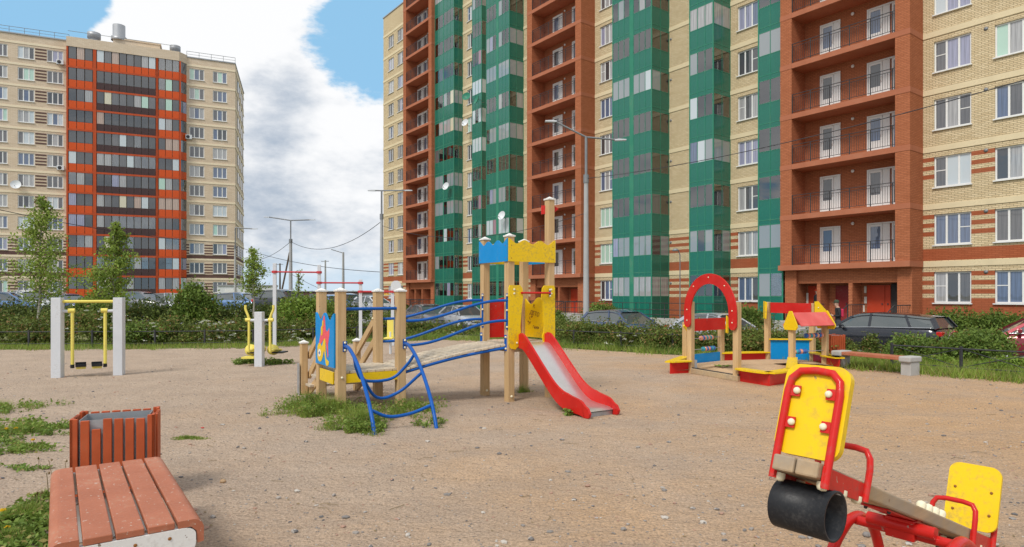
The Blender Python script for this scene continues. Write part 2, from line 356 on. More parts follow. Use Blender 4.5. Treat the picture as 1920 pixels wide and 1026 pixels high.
def tag(o, label, cat, group=None):
    o['label'] = label; o['category'] = cat
    if group: o['group'] = group
    return o
def thing(name, label, cat, loc=(0, 0, 0), rz=0.0, group=None):
    o = bpy.data.objects.new(name, None); C.objects.link(o); o.location = loc; o.rotation_euler = (0, 0, rz); o.empty_display_size = .2
    return tag(o, label, cat, group)
def struct(o): o['kind'] = 'structure'; return o
def stuff(o): o['kind'] = 'stuff'; return o
def dup(root, loc, rz, label, group=None):
    r = root.copy(); C.objects.link(r); r.location = loc; r.rotation_euler = (0, 0, rz); r['label'] = label
    if group: r['group'] = group
    for ch in list(root.children):
        c = ch.copy(); C.objects.link(c); c.parent = r
        for q in ch.children: dd = q.copy(); C.objects.link(dd); dd.parent = c
    return r
def setmat(o, m_):
    o.material_slots[0].link = 'OBJECT'; o.material_slots[0].material = M[m_]
def bez(pts, n=8):     # smooth curve through points (Catmull-Rom)
    P = [Vector(p) for p in pts]; P = [P[0] * 2 - P[1]] + P + [P[-1] * 2 - P[-2]]; out = []
    for i in range(1, len(P) - 2):
        for k in range(n):
            t = k / n; a, b_, c, d_ = P[i - 1], P[i], P[i + 1], P[i + 2]
            out.append(.5 * ((2 * b_) + (c - a) * t + (2 * a - 5 * b_ + 4 * c - d_) * t * t + (3 * b_ - a - 3 * c + d_) * t ** 3))
    out.append(P[-2]); return out
def at(px, py, z=0.0):    # world point of a photograph pixel known to lie at height z
    Y = (EYE - z) * F / (py - HZ); return Vector(((px - 960) / F * Y, Y, z))
def atY(px, py, Y): return Vector(((px - 960) / F * Y, Y, EYE - (py - HZ) * Y / F))
def npmesh(name, verts, nper, mat_):
    n = len(verts) // nper; me = bpy.data.meshes.new(name)
    me.vertices.add(n * nper); me.vertices.foreach_set('co', np.asarray(verts, dtype=np.float32).ravel())
    me.loops.add(n * nper); me.loops.foreach_set('vertex_index', np.arange(n * nper, dtype=np.int32))
    me.polygons.add(n); me.polygons.foreach_set('loop_start', np.arange(0, n * nper, nper, dtype=np.int32))
    me.materials.append(M[mat_]); me.update(calc_edges=True); return me
def unit(a): return a / np.maximum(np.linalg.norm(a, axis=1, keepdims=True), 1e-6)
def leafmesh(name, cen, size, mat_, flat=0.0):
    cen = np.asarray(cen); n = len(cen); nr = rng.normal(size=(n, 3)); nr[:, 2] += flat * 1.5; nr = unit(nr)
    a = unit(np.cross(nr, rng.normal(size=(n, 3)))); b_ = np.cross(nr, a); s_ = size * rng.uniform(.6, 1.3, (n, 1))
    v = np.stack([cen - a * s_ * .6, cen + b_ * s_ * .33, cen + a * s_ * .6, cen - b_ * s_ * .33], 1).reshape(-1, 3)
    return npmesh(name, v, 4, mat_)
def blademesh(name, base, hgt, mat_, width=.006, lean=.45):
    base = np.asarray(base); n = len(base); hh = (hgt if np.isscalar(hgt) else hgt[:, None]) * rng.uniform(.45, 1.2, (n, 1)); an = rng.uniform(0, 2 * np.pi, n)
    sd = np.stack([np.cos(an), np.sin(an), np.zeros(n)], 1) * width; ln = rng.normal(size=(n, 3)) * lean; ln[:, 2] = 0
    tip = base + ln * hh + np.array([0, 0, 1]) * hh
    return npmesh(name, np.stack([base - sd, base + sd, tip], 1).reshape(-1, 3), 3, mat_)
def bushpts(cx, cy, z0, rx, ry, h, n, clumps=26, fill=.35):
    k = clumps; th = rng.uniform(0, 2 * np.pi, k); ph = np.arccos(rng.uniform(-.35, 1, k)); rr = rng.uniform(.55, .95, k)
    cc = np.stack([cx + rx * rr * np.sin(ph) * np.cos(th), cy + ry * rr * np.sin(ph) * np.sin(th), z0 + h * .45 + h * .5 * rr * np.cos(ph)], 1)
    i = rng.integers(0, k, n); p = cc[i] + rng.normal(size=(n, 3)) * np.array([rx, ry, h * .5]) * .24
    p[:, 2] = z0 + np.maximum(p[:, 2] - z0, .01) * .87; return p
# ================================================================ GROUND
def strip(name, A, B, mat_, nx=4, ny=3, sub=None):
    """ribbon of ground between the polylines A and B"""
    def dens(P):
        out = []
        for i in range(len(P) - 1):
            for k in range(nx): out.append(Vector(P[i]).lerp(Vector(P[i + 1]), k / nx))
        out.append(Vector(P[-1])); return out
    a, b_ = dens(A), dens(B); mb = MB(); n = len(a)
    for j in range(ny + 1):
        for i in range(n): mb.v.append(tuple(a[i].lerp(b_[i], j / ny)))
    for j in range(ny):
        for i in range(n - 1): mb.f.append([j * n + i, j * n + i + 1, (j + 1) * n + i + 1, (j + 1) * n + i]); mb.mi.append(0); mb.sm.append(True)
    return struct(obj(name, mb, mat_))
XY0 = [(-60, 17.5), (-25, 18.4), (-14.9, 18.8), (-11.2, 19), (-8.4, 19.5), (-6.8, 20.4), (-4.4, 22.3), (-2, 23.0), (.3, 22.0), (1.5, 19.4), (4.1, 17.3), (6.3, 16.3), (7.35, 14.3), (9.3, 11.7), (16, 5.6), (28, -4)]
XY1 = [(-66, 30), (-28, 30), (-19, 30), (-14.6, 30), (-11.6, 30), (-8.6, 30), (-5.2, 29.6), (-2, 29.3), (1.2, 27.5), (4, 24.4), (6.6, 21.8), (8.6, 19.6), (9.9, 17.9), (12.4, 15.3), (19.5, 8.8), (32, -1.5)]
XY2 = [(-90, 76), (-50, 76), (-40, 76), (-32, 76), (-26, 76), (-20, 76), (-14, 74), (-11.4, 64.4), (-7.8, 57.5), (-3.6, 51.6), (2.5, 43.8), (6.8, 38), (10.5, 33.2), (15.5, 26.8), (24.5, 15), (38, -2.5)]
z1 = [.2, .2, .2, .2, .2, .15, .05, -.1, -.3] + [-.4] * 7
z2 = [.2] * 6 + [.1, -.3] + [-.4] * 8
B0 = [(x, y, 0) for x, y in XY0]; B1 = [(x, y, z) for (x, y), z in zip(XY1, z1)]; B2 = [(x, y, z) for (x, y), z in zip(XY2, z2)]
BS = [(x * 1.0, min(y - 1, -12) if -60 <= x <= 28 else y, 0) for x, y in XY0]
strip('playground_sand', BS, B0, 'sand', 3, 10)
strip('grass_verge', B0, B1, 'grass_ground', 4, 6)
def mid3(t, A, B): return [tuple(Vector(a).lerp(Vector(b_), t)) for a, b_ in zip(A, B)]
strip('parking_lot', B1, mid3(.72, B1, B2), 'asphalt', 3, 5)
L0 = mid3(.72, B1, B2); L0k = [(x, y, z + .12) for x, y, z in L0]; L1 = [(x * 1.0, y, z + .12) for x, y, z in mid3(.76, B1, B2)]
strip('kerb', L0, L0k, 'kerb_stone', 2, 1)
strip('pavement', L0k, L1, 'kerb_stone', 2, 1)
strip('lawn', L1, [(x, y, z + .1) for x, y, z in B2], 'grass_ground', 2, 2)
B3 = [(x * 1.06 + 2, y + 28, -.75) for x, y, z in B2]
strip('far_bank', [(x, y, z + .1) for x, y, z in B2], B3, 'far_field', 2, 3)
mb = MB(); mb.box(-1500, 1500, -200, 2600, -1.4, -.8); struct(obj('far_field', mb, 'far_field'))

# ================================================================ RIGHT-HAND APARTMENT BLOCK
OX, OY = 19.1, 30.97; UX, UY = .5947, -.8040; WX, WY = .8040, .5947; BANG = math.atan2(UY, UX); GZ = -.4
def S(px, d):
    m_ = (px - 960) / F; return (m_ * (OY + WY * d) - OX - WX * d) / (UX - m_ * UY)
def bw(s, d, z): return Vector((OX + UX * s + WX * d, OY + UY * s + WY * d, z + GZ))
def BZ(k): return 3.36 + 2.8 * k
blk = thing('apartment_block', 'tall beige and orange brick apartment block with green glazed balconies', 'apartment building', (OX, OY, GZ), BANG)
S0, S1, WD, TOP = -61.27, 12.0, 1.47, 36.7
wcols = [(.478, 2.04, 6), (2.956, 4.52, 6), (-10.45, -9.0, 8), (-22.63, -21.2, 10), (-41.74, -40.3, 12), (-59.9, -58.4, 12), (-57.4, -55.9, 12)]
def holed_wall(mb, x0, x1, z0, z1, d, holes, depth=.14):
    xs = sorted({x0, x1} | {h[0] for h in holes} | {h[1] for h in holes})
    for i in range(len(xs) - 1):
        a, c = xs[i], xs[i + 1]; hs = sorted([h for h in holes if h[0] <= a + 1e-6 and h[1] >= c - 1e-6], key=lambda h: h[2]); z = z0
        for h in hs:
            mb.quad((a, d, z), (c, d, z), (c, d, h[2]), (a, d, h[2])); z = h[3]
        mb.quad((a, d, z), (c, d, z), (c, d, z1), (a, d, z1))
    for a, c, e, f_ in holes:
        D_ = d + depth
        mb.quad((a, d, e), (c, d, e), (c, D_, e), (a, D_, e)); mb.quad((a, D_, f_), (c, D_, f_), (c, d, f_), (a, d, f_))
        mb.quad((a, d, e), (a, D_, e), (a, D_, f_), (a, d, f_)); mb.quad((c, D_, e), (c, d, e), (c, d, f_), (c, D_, f_))
holesA = [(a, c, BZ(k) - 1.75, BZ(k) - .25) for a, c, n in wcols if a < 0 for k in range(n)]
holesB = [(a, c, BZ(k) - 1.75, BZ(k) - .25) for a, c, n in wcols if a > 0 for k in range(n)]
mb = MB(); holed_wall(mb, S0, -.3, 0, TOP, WD, holesA)
mb.quad((S0, 16, 0), (S0, WD, 0), (S0, WD, TOP), (S0, 16, TOP)); obj('wall', mb, 'brick_beige', blk)
mb = MB(); holed_wall(mb, -.3, S1, 0, TOP, WD, holesB)
mb.quad((S1, WD, 0), (S1, 16, 0), (S1, 16, TOP), (S1, WD, TOP)); obj('wall', mb, 'brick_beige_high', blk)
mb = MB(); mb.box(S0 + .05, S1 - .05, 2.7, 15.9, 0, TOP - .3); obj('interior', mb, 'interior_dark', blk)
mb = MB(); mb.box(S0 - .08, S1, WD - .08, 16, TOP, TOP + .12); obj('roof', mb, 'roof_metal', blk)
def segs():   # where the facade plane is free of brown loggias
    return [(S0, -52.97), (-46.5, -29.97), (-23.19, -6.7), (0, S1)]
cm = {}
for a, c in segs():
    mb = MB(); mb.box(a if a != S0 else S0 - .03, c, WD - .035, WD, 0, .27); cm[a] = mb.mesh('string_course', 'course_beige')
    for k in range(12): link('string_course', cm[a], blk, (0, 0, BZ(k)))
# windows of three leaves
PSET = ['pane_dark'] * 3 + ['pane_dim'] * 5 + ['pane_curtain'] * 5 + ['pane_blue'] * 4 + ['pane_lilac', 'pane_white', 'pane_mint']
winmesh = {}
def window(parent, x0, x1, z0, z1, d, leaves=3, pset=PSET, fw=.07, transom=True, sill=True, key=''):
    W, H = x1 - x0, z1 - z0; kk = (round(W, 2), round(H, 2), leaves, key)
    if kk not in winmesh:
        mb = MB(); y0, y1 = -.03, .03
        mb.box(0, W, y0, y1, 0, fw); mb.box(0, W, y0, y1, H - fw, H); mb.box(0, fw, y0, y1, fw, H - fw); mb.box(W - fw, W, y0, y1, fw, H - fw)
        lw = W / leaves
        for i in range(1, leaves): mb.box(i * lw - fw * .6, i * lw + fw * .6, y0 + .002, y1, fw, H - fw)
        fm = mb.mesh('window', 'window_white'); pw = lw - fw * 1.3
        mb = MB(); mb.box(-pw / 2, pw / 2, 0, .01, 0, H - 2 * fw); pm = mb.mesh('pane', 'pane_dark')
        mb = MB(); mb.box(-.05, W + .05, -.20, -.03, -.05, 0); sm_ = mb.mesh('sill', 'window_white')
        mb = MB(); mb.box(-pw / 2, pw / 2, -.015, .012, -.02, .02); tm = mb.mesh('transom', 'window_white')
        winmesh[kk] = (fm, pm, sm_, tm, lw)
    fm, pm, sm_, tm, lw = winmesh[kk]
    wn = link('window', fm, parent, (x0, d, z0))
    base = random.choice(pset)
    for i in range(leaves):
        p = link('pane', pm, wn, (lw * (i + .5) + (fw * .18 if i == 0 else -fw * .18 if i == leaves - 1 else 0), .0, fw)); setmat(p, base if random.random() < .6 else random.choice(pset))
    if transom and random.random() < .6:
        i = random.choice((0, leaves - 1)); link('transom', tm, wn, (lw * (i + .5), 0, fw + (H - 2 * fw) * .55))
    if sill: link('sill', sm_, wn, (0, 0, 0))
    return wn
for a, c, n in wcols:
    for k in range(n): window(blk, a, c, BZ(k) - 1.75, BZ(k) - .25, WD + .11)
# little round vents beside the windows
mb = MB(); Tv = Matrix.Translation((0, 0, 0)) @ Matrix.Rotation(R(90), 4, 'X'); mb.lathe([(.001, .03), (.07, .03), (.07, 0), (.09, .0), (.09, -.02)], 12, 0, Tv)
vm = mb.mesh('vent', 'metal_grey')
for k in range(6): link('vent', vm, blk, (2.62, WD - .01, BZ(k) - .30))
for k in range(8): link('vent', vm, blk, (-15.7, WD - .01, BZ(k) - .55))

# loggias of orange brick
def railing_mesh(L, name='railing', H=1.08, step=.115):
    mb = MB(); mb.box(0, L, -.02, .02, H - .03, H); mb.box(0, L, -.012, .012, .10, .125); mb.box(0, L, -.012, .012, H - .17, H - .15)
    n = int(L / step)
    for i in range(n + 1):
        x = L * i / n
        if i % 9 == 0: mb.box(x - .02, x + .02, -.02, .02, 0, H)
        else: mb.box(x - .007, x + .007, -.007, .007, .12, H - .15)
    return mb.mesh(name, 'iron_dark')
def door_parts(parent, x0, x1, z0, d, kind='single', gl='pane_blue', H=2.1):
    W = x1 - x0; mb = MB(); f_ = .08
    mb.box(0, W, -.04, .03, H - f_, H); mb.box(0, f_, -.04, .03, 0, H - f_); mb.box(W - f_, W, -.04, .03, 0, H - f_)
    if kind == 'single': lv = [(f_, W * .68), (W * .68, W - f_)]
    else: lv = [(f_, W * .42), (W * .42, W * .62), (W * .66, W - f_)]
    pn = []
    for i, (a, c) in enumerate(lv):
        g1 = .1 if (c - a) > .35 else .04; zb = .75 if i == 0 else .25
        solid = (kind == 'single' and i == 1) or (kind != 'single' and i == 1)
        if solid: mb.box(a + .01, c - .01, -.03, .02, .02, H - f_ - .01)
        else:
            mb.box(a + .01, c - .01, -.03, .02, .02, zb); mb.box(a + .01, c - .01, -.03, .02, H - f_ - .12, H - f_ - .01)
            mb.box(a + .01, a + g1, -.03, .02, zb, H - f_ - .12); mb.box(c - g1, c - .01, -.03, .02, zb, H - f_ - .12)
            pn.append((a + g1, c - g1, zb, H - f_ - .12))
    D_ = obj('door', mb, 'window_white', parent, (x0, d, z0))
    for a, c, e, h_ in pn:
        q = MB(); q.box(a, c, -.012, -.002, e, h_); p = obj('pane', q, 'pane_blue', D_); setmat(p, random.choice(['pane_blue', 'pane_dark', 'pane_dark', 'pane_blue', 'pane_dim']))
    q = MB(); xx = lv[0][1] - .06; q.tube([(xx, -.03, .95), (xx, -.09, .97), (xx, -.09, 1.2), (xx, -.03, 1.22)], .015, 6); obj('handle', q, 'window_white', D_)
    return D_
PW = .67
def loggia(s0, s1, kmax, doors, ztop):
    for a, c in ((s0, s0 + PW), (s1 - PW, s1)):
        mb = MB(); mb.box(a, c, 0, WD - .002, BZ(0) + .28, ztop); mb.box(a + (.12 if a == s0 else -.02), c + (.12 if a == s0 else -.02), .28, WD - .002, 0, BZ(0)); obj('pier', mb, 'brick_orange', blk)
        mb = MB(); mb.box(a - .015, c + .015, -.015, WD - .004, 0, .27); bm_ = mb.mesh('pier_band', 'course_orange')
        for k in range(1, kmax + 1): link('pier_band', bm_, blk, (0, 0, BZ(k)))
    mb = MB(); mb.box(s0 + PW, s1 - PW, WD - .07, WD + .3, 0, ztop); obj('loggia_wall', mb, 'brick_orange', blk)
    mb = MB(); mb.box(s0 + PW + .017, s1 - PW - .017, -.005, WD - .075, 0, .28); sl_ = mb.mesh('balcony_slab', 'course_orange')
    rm = railing_mesh(s1 - s0 - 2 * PW - .04)
    mb = MB(); mb.lathe([(.001, -.06), (.07, -.05), (.09, 0)], 10, 0, Matrix.Translation((0, 0, 0)) @ Matrix.Rotation(R(90), 4, 'X') @ Matrix.Rotation(R(180), 4, 'X')); lm_ = mb.mesh('wall_lamp', 'window_white')
    for k in range(1, kmax + 1): link('balcony_slab', sl_, blk, (0, 0, BZ(k)))
    for k in range(0, kmax):
        link('railing', rm, blk, (s0 + PW + .02, .05, BZ(k) + .28))
        link('wall_lamp', lm_, blk, (s0 + 3.35, WD - .12, BZ(k) + 2.45))
        for a, c, kd in doors: door_parts(blk, s0 + a, s0 + c, BZ(k) + .285, WD - .11, kd)
    mb = MB(); mb.box(s0 - .06, s1 + .04, -.14, WD - .075, BZ(0), BZ(0) + .283); obj('canopy_slab', mb, 'course_orange', blk)
    mb = MB(); mb.box(s0 + PW + .13, s1 - PW - .03, .45, .75, 2.62, BZ(0) - .002); obj('entrance_beam', mb, 'brick_orange', blk)
# near loggia: door positions measured
nd = [(S(1538, 1.36) + 6.7, S(1576, 1.36) + 6.7, 'single'), (S(1626, 1.36) + 6.7, S(1700, 1.36) + 6.7 if False else 5.93, 'double')]
loggia(-6.70, 0.0, 7, nd, 38)
md = [(S(1037, 1.36) + 29.97, S(1055, 1.36) + 29.97, 'single'), (S(1073, 1.36) + 29.97, 6.0, 'double')]
loggia(-29.97, -23.19, 10, md, 38)
fd = [(S(783, 1.36) + 52.97, S(801.5, 1.36) + 52.97, 'double')]
loggia(-52.97, -46.45, 12, fd, 38)
# entrances below each loggia
for s0, near in ((-6.70, True), (-29.97, False), (-52.97, False)):
    P = lambda px, d=1.36: S(px, d) + 6.7 + s0
    mb = MB(); mb.box(s0 - .6, s0 + 7.3, -1.5, WD - .08, 0, .55); mb.box(s0 + 2.4, s0 + 4.4, -1.9, -1.5, 0, .36); mb.box(s0 + 2.4, s0 + 4.4, -2.3, -1.9, 0, .18); obj('porch', mb, 'concrete', blk, bevel=.01)
    for px in (1537.5, 1598):
        a = P(px, .6); mb = MB(); mb.box(a - .10, a + .10, .46 if px < 1550 else .40, WD - .08, .552, 2.618); obj('entrance_fin', mb, 'brick_orange', blk)
    for a, c, mt in ((P(1516), P(1533), 'door_red'), (P(1567), P(1592), 'door_dark_red'), (P(1626), P(1659), 'door_red'), (P(1660), P(1670), 'door_red')):
        mb = MB(); mb.box(a, c, WD - .13, WD - .08, .555, 2.50); mb.box(a + .03, a + .05, WD - .135, WD - .13, .6, 2.4)
        dd = obj('entrance_door', mb, mt, blk)
        q = MB(); q.box(c - .14, c - .08, WD - .19, WD - .13, 1.5, 1.56); obj('handle', q, 'iron_dark', dd)
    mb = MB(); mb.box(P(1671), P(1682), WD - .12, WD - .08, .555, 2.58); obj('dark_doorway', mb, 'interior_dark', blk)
    if near:
        mb = MB(); mb.box(P(1499, .9), P(1508, .9), 1.33, 1.36, 1.35, 2.1); obj('notice_board', mb, 'paper', blk)
        for px, zz, ww in ((1619, 2.45, .11), (1619, 1.9, .13), (1617, 1.45, .08)):
            mb = MB(); mb.box(P(px, 1.3), P(px, 1.3) + ww, 1.37, 1.385, zz - .35, zz); obj('notice', mb, 'paper', blk)
    hr = MB()
    for xx in (s0 + 1.2, s0 + 2.35, s0 + 4.45, s0 + 6.6):
        hr.tube([(xx, -1.45, .55), (xx, -1.45, 1.5)], .025, 6); hr.tube([(xx, -2.6, .0), (xx, -2.6, .95), (xx, -1.45, 1.5), (xx, .3, 1.5)], .025, 6)
        for q in range(8): hr.box(xx - .008, xx + .008, -1.4 + q * .2, -1.385 + q * .2, .55, 1.5)
    obj('handrail', hr, 'iron_dark', blk)

# glazed green balconies
panecache = {}
def pbox(w_, h_, t, name, mat_):
    k = (round(w_, 3), round(h_, 3), name, mat_)
    if k not in panecache: q = MB(); q.box(-w_ / 2, w_ / 2, 0, t, 0, h_); panecache[k] = q.mesh(name, mat_)
    return panecache[k]
GS = ['clear_glass'] * 12 + ['pane_white'] * 2 + ['pane_painted_reflection'] * 4 + ['pane_dim'] * 2 + ['pane_curtain'] * 3 + ['pane_lilac', 'pane_cream', 'pane_blue', 'pane_mauve', 'pane_dark']
mb = MB(); mb.box(0, .8, -.03, .02, 0, 2.15); mb.box(.8, 1.7, -.03, .02, .75, 2.15); mb.box(.12, .68, -.036, -.03, .8, 2.0, 1); mb.box(.9, 1.6, -.036, -.03, .85, 2.05, 1)
bdm = mb.mesh('balcony_door', ['window_white', 'pane_dark'])
def bay(s0, s1, d, groups, nside, kmax, joined=False):
    """groups: front groups of panes [(x0, x1, n)] in local x"""
    fr = MB(); bx = fr.box
    t = .06; zt = BZ(kmax - 1) + .19 if kmax < 12 else 34.5
    bx(s0, s0 + t, d, d + t, .1, zt); bx(s1 - t, s1, d, d + t, .1, zt); bx(s1 - t, s1, WD - t, WD - .001, .1, zt)
    hz = [.1] + [v for k in range(kmax) for v in (1.9 + 2.8 * k, 3.25 + 2.8 * k, 3.53 + 2.8 * k)]
    for z in hz:
        bx(s0 + t, s1 - t, d + .004, d + t, z - .02, z + .02); bx(s1 - t, s1 - .004, d + t, WD - t, z - .02, z + .02)
    bx(s0, s0 + .04, d + t, WD - .001, .1, zt)
    cols = []
    for a, c, n in groups:
        for i in range(n + 1):
            x = a + (c - a) * i / n; bx(x - .02, x + .02, d + .002, d + .05, .1, zt)
        for i in range(n): cols.append((a + (c - a) * (i + .5) / n, (c - a) / n, 'f'))
    for (a, c, n), (a2, c2, n2) in zip(groups, groups[1:]): bx(c, a2, d + .006, d + .05, .1, zt)
    for i in range(1, nside): y = d + (WD - d) * i / nside; bx(s1 - .05, s1 - .002, y - .02, y + .02, .1, zt)
    for i in range(nside): cols.append((d + (WD - d) * (i + .5) / nside, (WD - d) / nside, 's'))
    obj('balcony_frame', fr, 'frame_green', blk)
    sb = MB(); sb.box(s0 + .05, s1 - .065, d + .065, WD - .002, 0, .14); sbm = sb.mesh('floor_slab', 'interior_wall')
    J = {}
    for k in range(kmax):
        if k: link('floor_slab', sbm, blk, (0, 0, .62 + 2.8 * k))
        if s1 - s0 > 1.75: link('balcony_door', bdm, blk, (s1 - 1.78, WD - .03, .78 + 2.8 * k))
        base = random.choice(['clear_glass'] * 6 + ['pane_painted_reflection'] * 3 + ['pane_white', 'pane_curtain'])
        for x, w_, f_ in cols:
            gm = base if random.random() < .76 else random.choice(GS)
            for z, h_, nm, mt in ((1.92 + 2.8 * k, 1.31, 'glass_pane', 'pane_dark'), ((.12, 1.76, 'green_panel', 'panel_green') if k == 0 else (.75 + 2.8 * k, 1.13, 'green_panel', 'panel_green')), (3.272 + 2.8 * k, .236, 'transom_panel', 'panel_green')):
                if joined:
                    q = J.setdefault((nm, gm if nm == 'glass_pane' else mt), MB())
                    if f_ == 'f': q.box(x - w_ / 2 + .022, x + w_ / 2 - .022, d + .015, d + .035, z, z + h_)
                    else: q.box(s1 - .035, s1 - .015, x - w_ / 2 + .022, x + w_ / 2 - .022, z, z + h_)
                    continue
                me = pbox(w_ - .045, h_, .02, nm, mt)
                o = link(nm, me, blk, (x, d + .015, z) if f_ == 'f' else (s1 - .015, x, z), 0 if f_ == 'f' else R(90))
                if nm == 'glass_pane': setmat(o, gm)
    for (nm, mt), q in J.items(): stuff(obj(nm, q, mt, blk))
FL, FR = S(885, .8), S(903, .8)
bay(-19.53, -15.83, -.33, [(-19.47, -17.85, 3), (-17.5, -15.89, 3)], 2, 9)
bay(-12.79, -10.95, -.27, [(-12.73, -11.01, 3)], 2, 8)
bay(-8.3, -6.72, .30, [(-8.24, -6.78, 2)], 0, 7)
bay(-36.0, -32.34, -.13, [(-35.94, -34.35, 3), (-34.0, -32.4, 3)], 2, 11)
bay(-46.43, -42.55, .39, [(-46.37, -44.7, 2), (-44.6, -42.61, 3)], 2, 12)
bay(FL, FR, .8, [(FL + .06, FR - .06, 3)], 1, 12, True)
# upper green storeys above the last built row, out of the picture
# access ramps along the foot of the block
for a, c in ((-22.5, -7.6),):
    mb = MB(); mb.box(a, c, -3.4, -2.2, 0, .55); mb.box(c - .05, c + 4, -3.4, -2.2, 0, .3); obj('ramp', mb, 'concrete', blk)
    q = MB()
    for zz in (.7, 1.0, 1.4): q.tube([(a, -3.35, zz + .1), (c + .1, -3.35, zz + .1)], .022, 6)
    for i in range(14): x = a + (c - a) * i / 13; q.tube([(x, -3.35, .55), (x, -3.35, 1.5)], .02, 6)
    obj('ramp_railing', q, 'iron_dark', blk)
q = MB()
for zz in (.9, 1.2, 1.55): q.tube([(-60, -2.4, zz), (-44, -2.4, zz)], .022, 6)
for i in range(20): x = -60 + 16 * i / 19; q.tube([(x, -2.4, 0), (x, -2.4, 1.55)], .02, 6)
obj('ramp_railing', q, 'iron_dark', blk)

# ================================================================ LEFT APARTMENT BLOCK
LX, LY = .909, .4174; LOX, LOY = -41.0, 95.6; LG = .2
def SL(px, d):
    m_ = (px - 960) / F; a = LOX - LY * d; c = LOY + LX * d; return (m_ * c - a) / (LX - m_ * LY)
far = thing('apartment_block', 'distant beige apartment block with an orange and brown glazed centre', 'apartment building', (LOX, LOY, LG), math.atan2(LY, LX))
LT = 35.6
fstr = [(-1, 1.2)]
for k in range(0, 3):
    zb = 1.7 + 2.8 * k; fstr += [(zb + .2 * i * 2, zb + .2 * (i * 2 + 1)) for i in range(4)] + [(zb - .8, zb - .15)]
brickmat('brick_far_striped', (.74, .61, .47), (.66, .53, .39), (.52, .41, .31), stripes=fstr, red=((.15, .085, .075), (.12, .07, .065)), bw=.5, bh=.15)
lcols = [(SL(355, 0), SL(383, 0)), (SL(399, 0), SL(425.5, 0)), (SL(33, 0), SL(64.5, 0)), (SL(88, 0), SL(118.5, 0)), (SL(-14, 0), SL(14, 0)), (SL(-75, 0), SL(-45, 0))]
hl = [(a, c, 1.7 + 2.8 * k, 3.3 + 2.8 * k) for a, c in lcols for k in range(12)]
mb = MB(); holed_wall(mb, -60, 0, 0, LT, 0, hl); mb.quad((0, 0, 0), (1.7, 14.8, 0), (1.7, 14.8, LT), (0, 0, LT)); mb.quad((-60, 14.8, 0), (-60, 0, 0), (-60, 0, LT), (-60, 14.8, LT)); obj('wall', mb, 'brick_far_striped', far)
mb = MB(); mb.box(-59.9, -.1, .3, 14.5, 0, LT - .2); obj('interior', mb, 'interior_dark', far)
mb = MB(); mb.prism([(-60.1, -.1), (.05, -.1), (1.8, 14.9), (-60.1, 14.9)], (0, 0, LT), (1, 0, 0), (0, 1, 0), .15); obj('roof', mb, 'roof_metal', far)
bl, br_, bc = SL(126, -1), SL(336, -1), SL(350, 0)
for a, c in ((-60, bl), (bc, 0)):
    mb = MB(); mb.box(a, c, -.05, 0, 0, .28); me = mb.mesh('string_course', 'course_far')
    for k in range(12): link('string_course', me, far, (0, 0, 3.58 + 2.8 * k))
mb = MB(); mb.prism([(0, .0), (14.9, .0), (14.9, .28), (0, .28)], (.02, 0, 0), Vector((1.7, 14.8, 0)).normalized(), (0, 0, 1), .05); me = mb.mesh('string_course', 'course_far')
for k in range(12): link('string_course', me, far, (0, 0, 3.58 + 2.8 * k))
for a, c in lcols:
    for k in range(12): window(far, a, c, 1.7 + 2.8 * k, 3.3 + 2.8 * k, .1, 3, fw=.1, transom=False, key='far')
mb = MB()
for i in range(4): mb.box(SL(66, 0), SL(87, 0), -.03, 0, .1 + i * .42, .30 + i * .42)
me = mb.mesh('stripe_panel', 'brick_brown')
for k in range(3, 12): link('stripe_panel', me, far, (0, 0, 1.7 + 2.8 * k))
# side face: narrow windows
sd = Vector((1.7, 14.8, 0)).normalized(); mb = MB()
mb.prism([(0, 0), (1.2, 0), (1.2, 1.6), (0, 1.6)], (0.02, 0, 0), sd, (0, 0, 1), .06); me = mb.mesh('window', 'pane_dark')
for k in range(12):
    for t_ in (3.2, 6.2, 9.6, 12.4): link('window', me, far, (sd.x * t_, sd.y * t_, 1.7 + 2.8 * k))
# orange glazed bay
gw = [(SL(128, -1), SL(174, -1), 3, 'o'), (SL(181, -1), SL(292, -1), 8, 'b'), (SL(297, -1), SL(336, -1), 3, 'o')]
fr = MB()
for a, c, n, q in gw:
    fr.box(a - .22, a - .03, -1.06, -.9, .3, 34.6); fr.box(c + .03, c + .22, -1.06, -.9, .3, 34.6)
for k in range(12):
    fr.box(bl, br_, -1.045, -.9, 3.80 + 2.8 * k, 4.05 + 2.8 * k)
fr.box(bl, bl + .12, -.9, 0, .3, 34.6); obj('balcony_frame', fr, 'frame_orange', far)
mb = MB(); mb.box(bl + .1, br_ - .1, -.2, -.02, 0, 34.5); obj('loggia_wall', mb, 'interior_wall', far)
mb = MB(); mb.prism([(bl - .1, -1.1), (br_, -1.1), (bc + .1, 0), (bl - .1, 0)], (0, 0, 34.6), (1, 0, 0), (0, 1, 0), LT - 34.6 + .3); obj('bay_parapet', mb, 'brick_far', far)
FS = ['pane_dim'] * 4 + ['pane_curtain'] * 3 + ['pane_dark'] * 9 + ['pane_lilac', 'pane_mint', 'pane_cream', 'pane_white', 'pane_white', 'pane_peach', 'clear_glass', 'clear_glass']
def orange_cell(x, y, w_, rz, k, kind, bb):
    top = 11; pm = 'panel_orange' if kind == 'o' or k == top else 'panel_brown'
    link('balcony_panel', pbox(w_ - .06, 1.1, .03, 'balcony_panel', pm), far, (x, y, 1.09 + 2.8 * k), rz)
    o = link('glass_pane', pbox(w_ - .10, 1.58, .03, 'glass_pane_far', 'pane_dim'), far, (x, y, 2.22 + 2.8 * k), rz); setmat(o, bb if random.random() < .5 else random.choice(FS))
